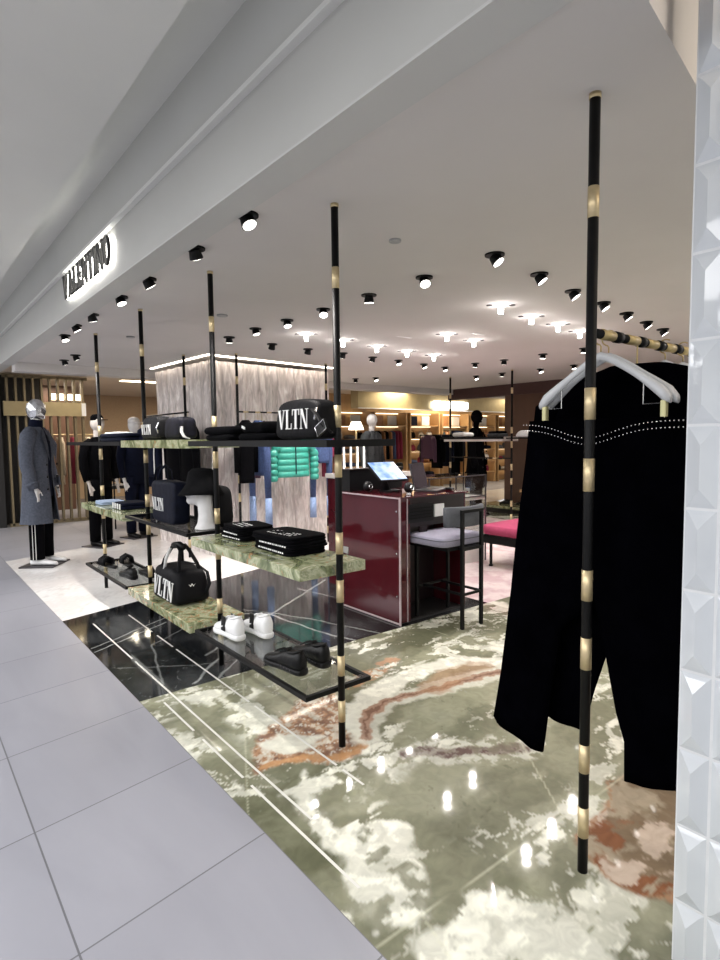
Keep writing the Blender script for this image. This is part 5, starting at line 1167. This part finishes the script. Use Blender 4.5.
# ================================================================== SECOND SHOP, FAR CENTRE
tag(obj('lit_sign', MB().box(12.40, 13.85, 11.90, 11.96, 2.45, 2.66), 'signlit'), 'glowing white sign on the gold bulkhead of the far shop', 'sign')
r = random.Random(3); cols = ['black_cloth', 'navy_cloth', 'beige_cloth', 'grey_knit', 'tan', 'bust_white', 'maroon', 'denim', 'slate']; cname = ['black', 'navy', 'beige', 'charcoal', 'tan', 'white', 'dark red', 'blue', 'grey']
pos = ['first', 'second', 'third', 'fourth', 'fifth', 'sixth']
for u in range(6):
    X0 = 9.7+u*1.45
    t = thing('shelving_bay', (X0+.65, 13.4, 0), 'warm-lit oak wall shelving bay in the far shop, %s from the left' % pos[u], 'shelving', 'oak shelving bays')
    obj('side_board', MB().box(X0, X0+.04, 13.15, 13.58, 0, 2.38), 'oak', t); obj('side_board', MB().box(X0+1.28, X0+1.32, 13.15, 13.58, 0, 2.38), 'oak', t)
    hang = u in (1, 3)
    zsh = (.35, 1.95) if hang else (.35, .75, 1.15, 1.55, 1.95)
    for z in zsh:
        b_ = obj('shelf_board', MB().box(X0+.04, X0+1.28, 13.18, 13.58, z, z+.03), 'oak', t)
        obj('light_strip', MB().box(X0+.06, X0+1.26, 13.50, 13.53, z-.015, z), 'warm', b_)
    obj('light_strip', MB().box(X0+.06, X0+1.26, 13.50, 13.53, 2.34, 2.36), 'warm', t)
    if hang:
        obj('hanging_rod', MB().cyl((X0+.04, 13.38, 1.85), (X0+1.28, 13.38, 1.85), .014, 8), 'brass', t)
        for i in range(8):
            c = r.randrange(len(cols)); x = X0+.16+i*.138
            m = MB(); m.loft([[(x+.052*math.cos(a)*q, 13.36+.20*math.sin(a)*w_, z) for a in [2*PI*k/12 for k in range(12)]] for z, q, w_ in ((1.82, .2, .3), (1.76, .8, .9), (1.4, 1, 1), (.95, 1.1, 1.05))])
            tag(obj('hanging_jacket', m, cols[c], smooth=True), '%s garment in the %s far oak bay, %s from left' % (cname[c], pos[u], ['first', 'second', 'third', 'fourth', 'fifth', 'sixth', 'seventh', 'eighth'][i]), 'jacket', 'garments in the far oak bays')
    else:
        for zi, z in enumerate(zsh[:-1]):
            for i in range(3):
                c = r.randrange(len(cols)); x = X0+.27+i*.38
                if r.random() < .5: o = obj('folded_knit', soft_slab((x, 13.36, z+.09), .14, .13, .06), cols[c], smooth=True); ct = 'jumper'; w = 'folded knit'
                else: o = obj('handbag', softbox(MB(), (x, 13.36, z+.03), .13, .06, .10, .5, .8).tube([(x-.07, 13.36, z+.2), (x-.04, 13.36, z+.29), (x+.04, 13.36, z+.29), (x+.07, 13.36, z+.2)], .008, 6), cols[c], smooth=True); ct = 'bag'; w = 'handbag'
                tag(o, '%s %s, %s on the %s shelf of the %s far oak bay' % (cname[c], w, ('left', 'middle', 'right')[i], ('lowest', 'second', 'third', 'fourth')[zi], pos[u]), ct, 'goods in the far oak bays')
    c = r.randrange(len(cols))
    tag(obj('framed_picture', MB().box(X0+.20, X0+.55, 13.40, 13.44, 1.99, 2.28), 'navy_cloth' if u == 2 else 'tan'), 'small framed picture on top of the %s oak bay' % pos[u], 'picture', 'pictures on the oak bays')
    tag(obj('framed_picture', MB().box(X0+.75, X0+1.10, 13.40, 13.44, 1.99, 2.28), 'bust_white'), 'small pale picture on top right of the %s oak bay' % pos[u], 'picture', 'pictures on the oak bays')
# rail of dark clothes in the far shop, table with goods
t = thing('clothes_rail', (11.0, 10.2, 0), 'black rail of dark clothes in front of the far oak shelving', 'rail')
obj('rail_bar', MB().cyl((10.5, 10.6, 1.66), (11.7, 10.2, 1.66), .016, 8), 'black_metal', t)
for x, y in ((10.5, 10.6), (11.7, 10.2)): obj('upright', MB().cyl((x, y, 0), (x, y, 1.66), .016, 8), 'black_metal', t)
for i, (mt, nm) in enumerate((('plum', 'plum'), ('black_cloth', 'black'), ('navy_cloth', 'navy'), ('black_cloth', 'long black'))):
    jacket(10.72+.24*i, 10.53-.08*i, 1.67, '%s garment on the rail before the oak shelving, %s from the left' % (nm, pos[i]), .20, .62+.14*(i % 2)+.1*i, mt, group='dark garments on the far rail', axis='y', th=.05, sleeve=.6, n=14)
t = thing('display_table', (10.0, 10.9, 0), 'low brown display table in the far shop right of the grey mannequin', 'table')
obj('table_top', MB().box(9.0, 10.2, 10.6, 11.3, .70, .78), 'tan', t)
for x, y in ((9.05, 10.65), (10.15, 10.65), (9.05, 11.25), (10.15, 11.25)): obj('leg', MB().box(x-.03, x+.03, y-.03, y+.03, 0, .70), 'tan', t)
for i in range(4):
    tag(obj('handbag', softbox(MB(), (9.2+.27*i, 10.85, .781), .10, .08, .10, .5, .8), ('tan', 'black_leather', 'maroon', 'black_leather')[i], smooth=True), ('tan', 'black', 'dark red', 'dark')[i]+' bag on the low brown table in the far shop, %s from the left' % pos[i], 'bag', 'bags on the far brown table')
# table lamp with white shade
t = thing('table_lamp', (6.75, 8.3, 0), 'slim floor lamp with glowing white shade left of the grey mannequin', 'lamp')
obj('stem', MB().cyl((6.75, 8.5, 0), (6.75, 8.5, 1.78), .014, 10).cyl((6.75, 8.5, 0), (6.75, 8.5, .02), .13, 20), 'brass', t); obj('lamp_shade', MB().lathe([(.15, 0), (.09, .15), (.085, .15), (.145, 0)], (6.75, 8.5, 1.76), 24), EM('shade_glow', (1, .86, .66), 2.2), t, smooth=True)

# ================================================================== LIGHT
W = bpy.data.worlds.new('world'); S.world = W; W.use_nodes = True
W.node_tree.nodes['Background'].inputs[0].default_value = (.95, .97, 1, 1); W.node_tree.nodes['Background'].inputs[1].default_value = .55
def area(x, y, z, sx, sy, e, col=(1, .97, .94), rx=0, ry=0, rz=0):
    l = bpy.data.lights.new('panel', 'AREA'); l.shape = 'RECTANGLE'; l.size = sx; l.size_y = sy; l.energy = e; l.color = col
    o = bpy.data.objects.new('area_light', l); COL.objects.link(o); o.location = (x, y, z); o.rotation_euler = (rx, ry, rz); return o
# unseen area lights added to brighten the corridor
for y in (-2.2, .6, 3.4, 6.2, 9.0, 11.8): area(-1.6, y, 3.06, 2.2, 2.2, 62, (.985, .985, 1)); area(-4.6, y, 3.06, 2.2, 2.2, 62, (.985, .985, 1))
# area lights at ceiling height, behind the pillar and over the shop
for x, y in ((3.2, -1.4), (6, -1.4), (9, .6), (6.3, .9)): area(x, y, 2.7, .8, .8, 26, (1, .92, .88))
l = bpy.data.lights.new('recess_lamp', 'POINT'); l.energy = 6; l.color = (1, .90, .78); l.shadow_soft_size = .08
o = bpy.data.objects.new('recess_lamp', l); COL.objects.link(o); o.location = (2.45, .1, 2.86)
o = bpy.data.objects.new('recess_lamp', l); COL.objects.link(o); o.location = (1.70, .10, 2.93)
for x, y, e in ((11, 11.6, 40), (14, 12.8, 50), (16.5, 11.6, 40), (12, 9, 30), (14, 6, 30)): area(x, y, 2.87, .8, .8, e, (1, .85, .62))
for x, y, e in ((4.5, 13.5, 60), (3.0, 11.2, 25), (7, 14, 40), (2.8, 14.3, 25)): area(x, y, 2.87, .9, .9, e, (1, .86, .68))
for x, y in ((4.3, 13.0), (5.0, 12.2)): tag(obj('ceiling_panel_lamp', MB().box(x-.4, x+.4, y-.1, y+.1, 2.885, 2.90), 'warmlamp'), 'pale ceiling light panel beyond the far shelves, %s' % ('left' if x < 4.6 else 'right'), 'ceiling lamp')
